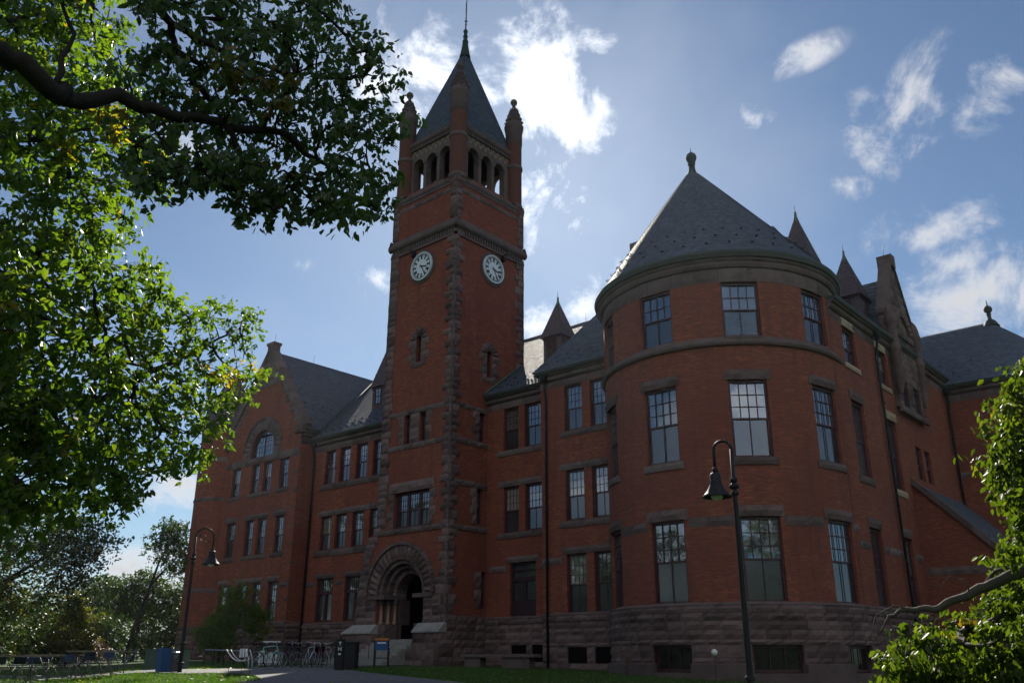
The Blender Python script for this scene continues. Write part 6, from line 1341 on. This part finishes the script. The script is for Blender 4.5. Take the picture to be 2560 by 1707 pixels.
for i, (lb, c, (px, D), rz) in enumerate(bk): bicycle(lb, c, pxground(px, D), radians(rz), .05 if i % 2 else -.07)
def bars(name, label, cat, parts, group=None):
    T = thing(name, label, cat, group=group)
    for pn, m_, tubes in parts:
        b = MB()
        for pts, r in tubes: b.tube(pts, r, 6)
        b.build(pn, M[m_], T)
    return T
a, c = Vector(pxground(640, 42.2)), Vector(pxground(812, 43.0)); n = 12; tb_ = [([a+Vector((0, 0, .8)), c+Vector((0, 0, .8))], .022), ([a+Vector((0, 0, .12)), c+Vector((0, 0, .12))], .02)]
for i in range(n+1): p = a.lerp(c, i/n); tb_.append(([p, p+Vector((0, 0, .8))], .012))
bars('bicycle_rack', 'black metal bicycle rack with upright bars behind the bicycles', 'bicycle rack', [('rack_frame', 'black', tb_)])
a, c = Vector(pxground(512, 47)), Vector(pxground(640, 43)); n = 5
bars('low_railing', 'low grey metal railing between the lawn and the small tree', 'railing', [('rail', 'metal', [([a+Vector((0, 0, .68)), c+Vector((0, 0, .62))], .025)]), ('railing_posts', 'black', [([a.lerp(c, i/n), a.lerp(c, i/n)+Vector((0, 0, .66))], .02) for i in range(n+1)])])
# white lawn chair with curved runners
o_ = Vector(pxground(606, 38.2)); ex = Vector((cos(radians(38)), sin(radians(38)), 0)); ey_ = Vector((-sin(radians(38)), cos(radians(38)), 0))
tbs = []
for s in (-.22, .22): tbs.append(([o_+ey_*s+ex*(-.55+.1*i)+Vector((0, 0, .28+.42*((i-5.5)/5.5)**2)) for i in range(9)], .018))
T = thing('lawn_chair', 'white garden chair with curved runners and a slatted back left of the bicycles', 'chair'); b = MB()
for p, r in tbs: b.tube(p, r, 6)
for s in (-.22, .22): b.tube([o_+ey_*s+ex*.38+Vector((0, 0, .02)), o_+ey_*s+ex*.34+Vector((0, 0, .4)), o_+ey_*s+ex*.22+Vector((0, 0, .72))], .018, 6)
b.build('runner', M['white'], T); b = MB()
for i in range(3):
    p = o_+ex*.05+ey_*(-.0)+ex*(i-1)*.11; 
    b.box(p.x-.045, p.x+.045, p.y-.02, p.y+.02, o_.z+.42, o_.z+.74)
b.build('backrest', M['white'], T)
# white box and pale frame behind the bicycles
x, y, z = pxground(678, 43.6); T = thing('planter_frame', 'white box carrying a thin tan frame behind the mint green bicycle', 'frame', (x, y, z), radians(42)); b = MB(); b.box(-.5, .5, -.2, .2, .05, .62); b.box(-.54, .54, -.24, .24, .58, .64); b.build('box_body', M['white'], T)
M['tan'] = m_plain('tan_wood', (.30, .21, .10), .7, .2); b = MB(); b.box(-.36, -.32, -.02, .02, .64, 1.05); b.box(.32, .36, -.02, .02, .64, 1.05); b.build('uprights', M['tan'], T); b = MB(); b.box(-.40, .40, -.025, .025, 1.02, 1.06); b.build('top_bar', M['white'], T)
# thin stakes in the lawn
for px, D, h, lb in ((576, 27.5, .55, 'tall thin wire stake in the sunlit lawn'), (629, 30, .55, 'thin wire stake at the edge of the path'), (608, 31, .3, 'short wire stake behind the two taller ones')):
    x, y, z = pxground(px, D); T = thing('wire_stake', lb, 'stake', group='wire stakes in the lawn'); b = MB(); b.tube([(x, y, z), (x+.01, y, z+h)], .006, 5); b.build('wire', M['black'], T)
# folding tables and chairs
M['chairblue'] = m_plain('navy_chair', (.02, .045, .11), .4, .5); M['legs'] = m_plain('dull_metal', (.10, .105, .11), .5, .4, .3); M['tabletop'] = m_plain('plastic_tabletop', (.20, .165, .12), .5, .3)
def fold_chair(label):
    T = thing('folding_chair', label, 'folding chair', group='folding chairs at the tables')
    b = MB(); b.box(-.2, .2, -.2, .2, .43, .455); b.build('seat', M['chairblue'], T); b = MB(); b.box(-.2, .2, .2, .225, .54, .76); b.build('backrest', M['chairblue'], T)
    for s in (-.21, .21):
        b = MB(); b.tube([(s, -.26, 0), (s, .02, .44), (s, .215, .76)], .012, 6); b.build('leg', M['legs'], T); b = MB(); b.tube([(s, .24, 0), (s, -.18, .44)], .012, 6); b.build('leg', M['legs'], T)
    b = MB(); b.tube([(-.21, -.22, .06), (.21, -.22, .06)], .008, 5); b.tube([(-.21, .2, .06), (.21, .2, .06)], .008, 5); b.build('stretcher', M['legs'], T); return T
def fold_table(label, loc, rz, w=2.2):
    T = thing('folding_table', label, 'folding table', loc, rz, 'folding tables on the lawn'); b = MB(); b.box(-w/2, w/2, -.38, .38, .745, .785); b.build('tabletop', M['tabletop'], T)
    for s in (-1, 1):
        b = MB(); b.tube([(s*(w/2-.25), -.3, 0), (s*(w/2-.3), -.3, .7)], .014, 6); b.tube([(s*(w/2-.25), .3, 0), (s*(w/2-.3), .3, .7)], .014, 6); b.tube([(s*(w/2-.26), -.3, .12), (s*(w/2-.26), .3, .12)], .012, 6); b.build('leg', M['legs'], T)
    return T
VR = radians(26)     # the tables stand roughly square to the view
fold_table('folding table at the left edge of the picture', pxground(40, 31.0), VR, 2.4); fold_table('folding table nearer the bins with its pale top catching the light', pxground(252, 31.6), VR, 1.9); fold_table('folding table in the middle, half hidden by chairs', pxground(140, 34), VR, 1.8)
ch0 = fold_chair('navy folding chair, first of the row at the left edge'); first = True
chs = [(18, 31.5, 0, 'navy folding chair, first of the row at the left edge'), (66, 31.6, .1, 'navy folding chair, second from the left edge on the near side'), (103, 31.4, -.15, 'navy folding chair, third from the left edge on the near side'), (190, 32.4, .1, 'navy folding chair at the left corner of the pale topped table'), (238, 32.5, 0, 'navy folding chair at the middle of the pale topped table'), (284, 32.6, -.1, 'navy folding chair at the right corner of the pale topped table'),
       (48, 34.2, 3.1, 'navy folding chair across the left table, seen over its top'), (110, 34.6, 3.3, 'navy folding chair across the left table near its right end'), (158, 34.8, 3.0, 'navy folding chair between the left and the pale topped tables'), (215, 35.2, 3.2, 'navy folding chair behind the pale topped table at its left'), (268, 35.2, 3.1, 'navy folding chair behind the pale topped table at its right'), (322, 34.6, 2.4, 'lone navy folding chair turned aside nearest the bins')]
for px, D, rz, lb in chs:
    p = pxground(px, D)
    if first: ch0.location = p; ch0.rotation_euler = (0, 0, VR+pi+rz); first = False
    else: dup(ch0, p, VR+pi+rz, lb)
# fallen leaves on the lawn
def fallen():
    n = 500; az = np.radians(rg.uniform(-70, -30, n)); D = rg.uniform(24, 40, n); x, y = np.sin(az)*D, np.cos(az)*D; z = np.array([GH(a, b)+.04 for a, b in zip(x, y)]); a = rg.uniform(0, 2*pi, n)
    V = np.zeros((n, 4, 3)); 
    for k in range(4): V[:, k] = np.c_[x+.06*np.cos(a+k*pi/2)*(1 if k % 2 else .6), y+.06*np.sin(a+k*pi/2)*(1 if k % 2 else .6), z+rg.uniform(0, .03, n)]
    tag(np_mesh('fallen_leaves', V, 4, [(0, 1, 2, 3)], rg.uniform(.7, 1, n), M['leaf']), 'scattered fallen yellow and brown leaves on lawn and path', 'fallen leaves', kind='stuff')
fallen()

# thin scattering box added to imitate the glare veil around the sun
hb = MB(); hb.box(-330, 75, -110, 300, -3, 58)
hm = bpy.data.materials.new('air'); hm.use_nodes = True; hn = hm.node_tree.nodes; hn.clear(); ho = hn.new('ShaderNodeOutputMaterial'); hv = hn.new('ShaderNodeVolumePrincipled')
hv.inputs['Color'].default_value = (.80, .90, 1, 1); hv.inputs['Density'].default_value = .00013; hv.inputs['Anisotropy'].default_value = .55; hm.node_tree.links.new(hv.outputs[0], ho.inputs['Volume'])
tag(hb.build('haze', hm), kind='stuff')
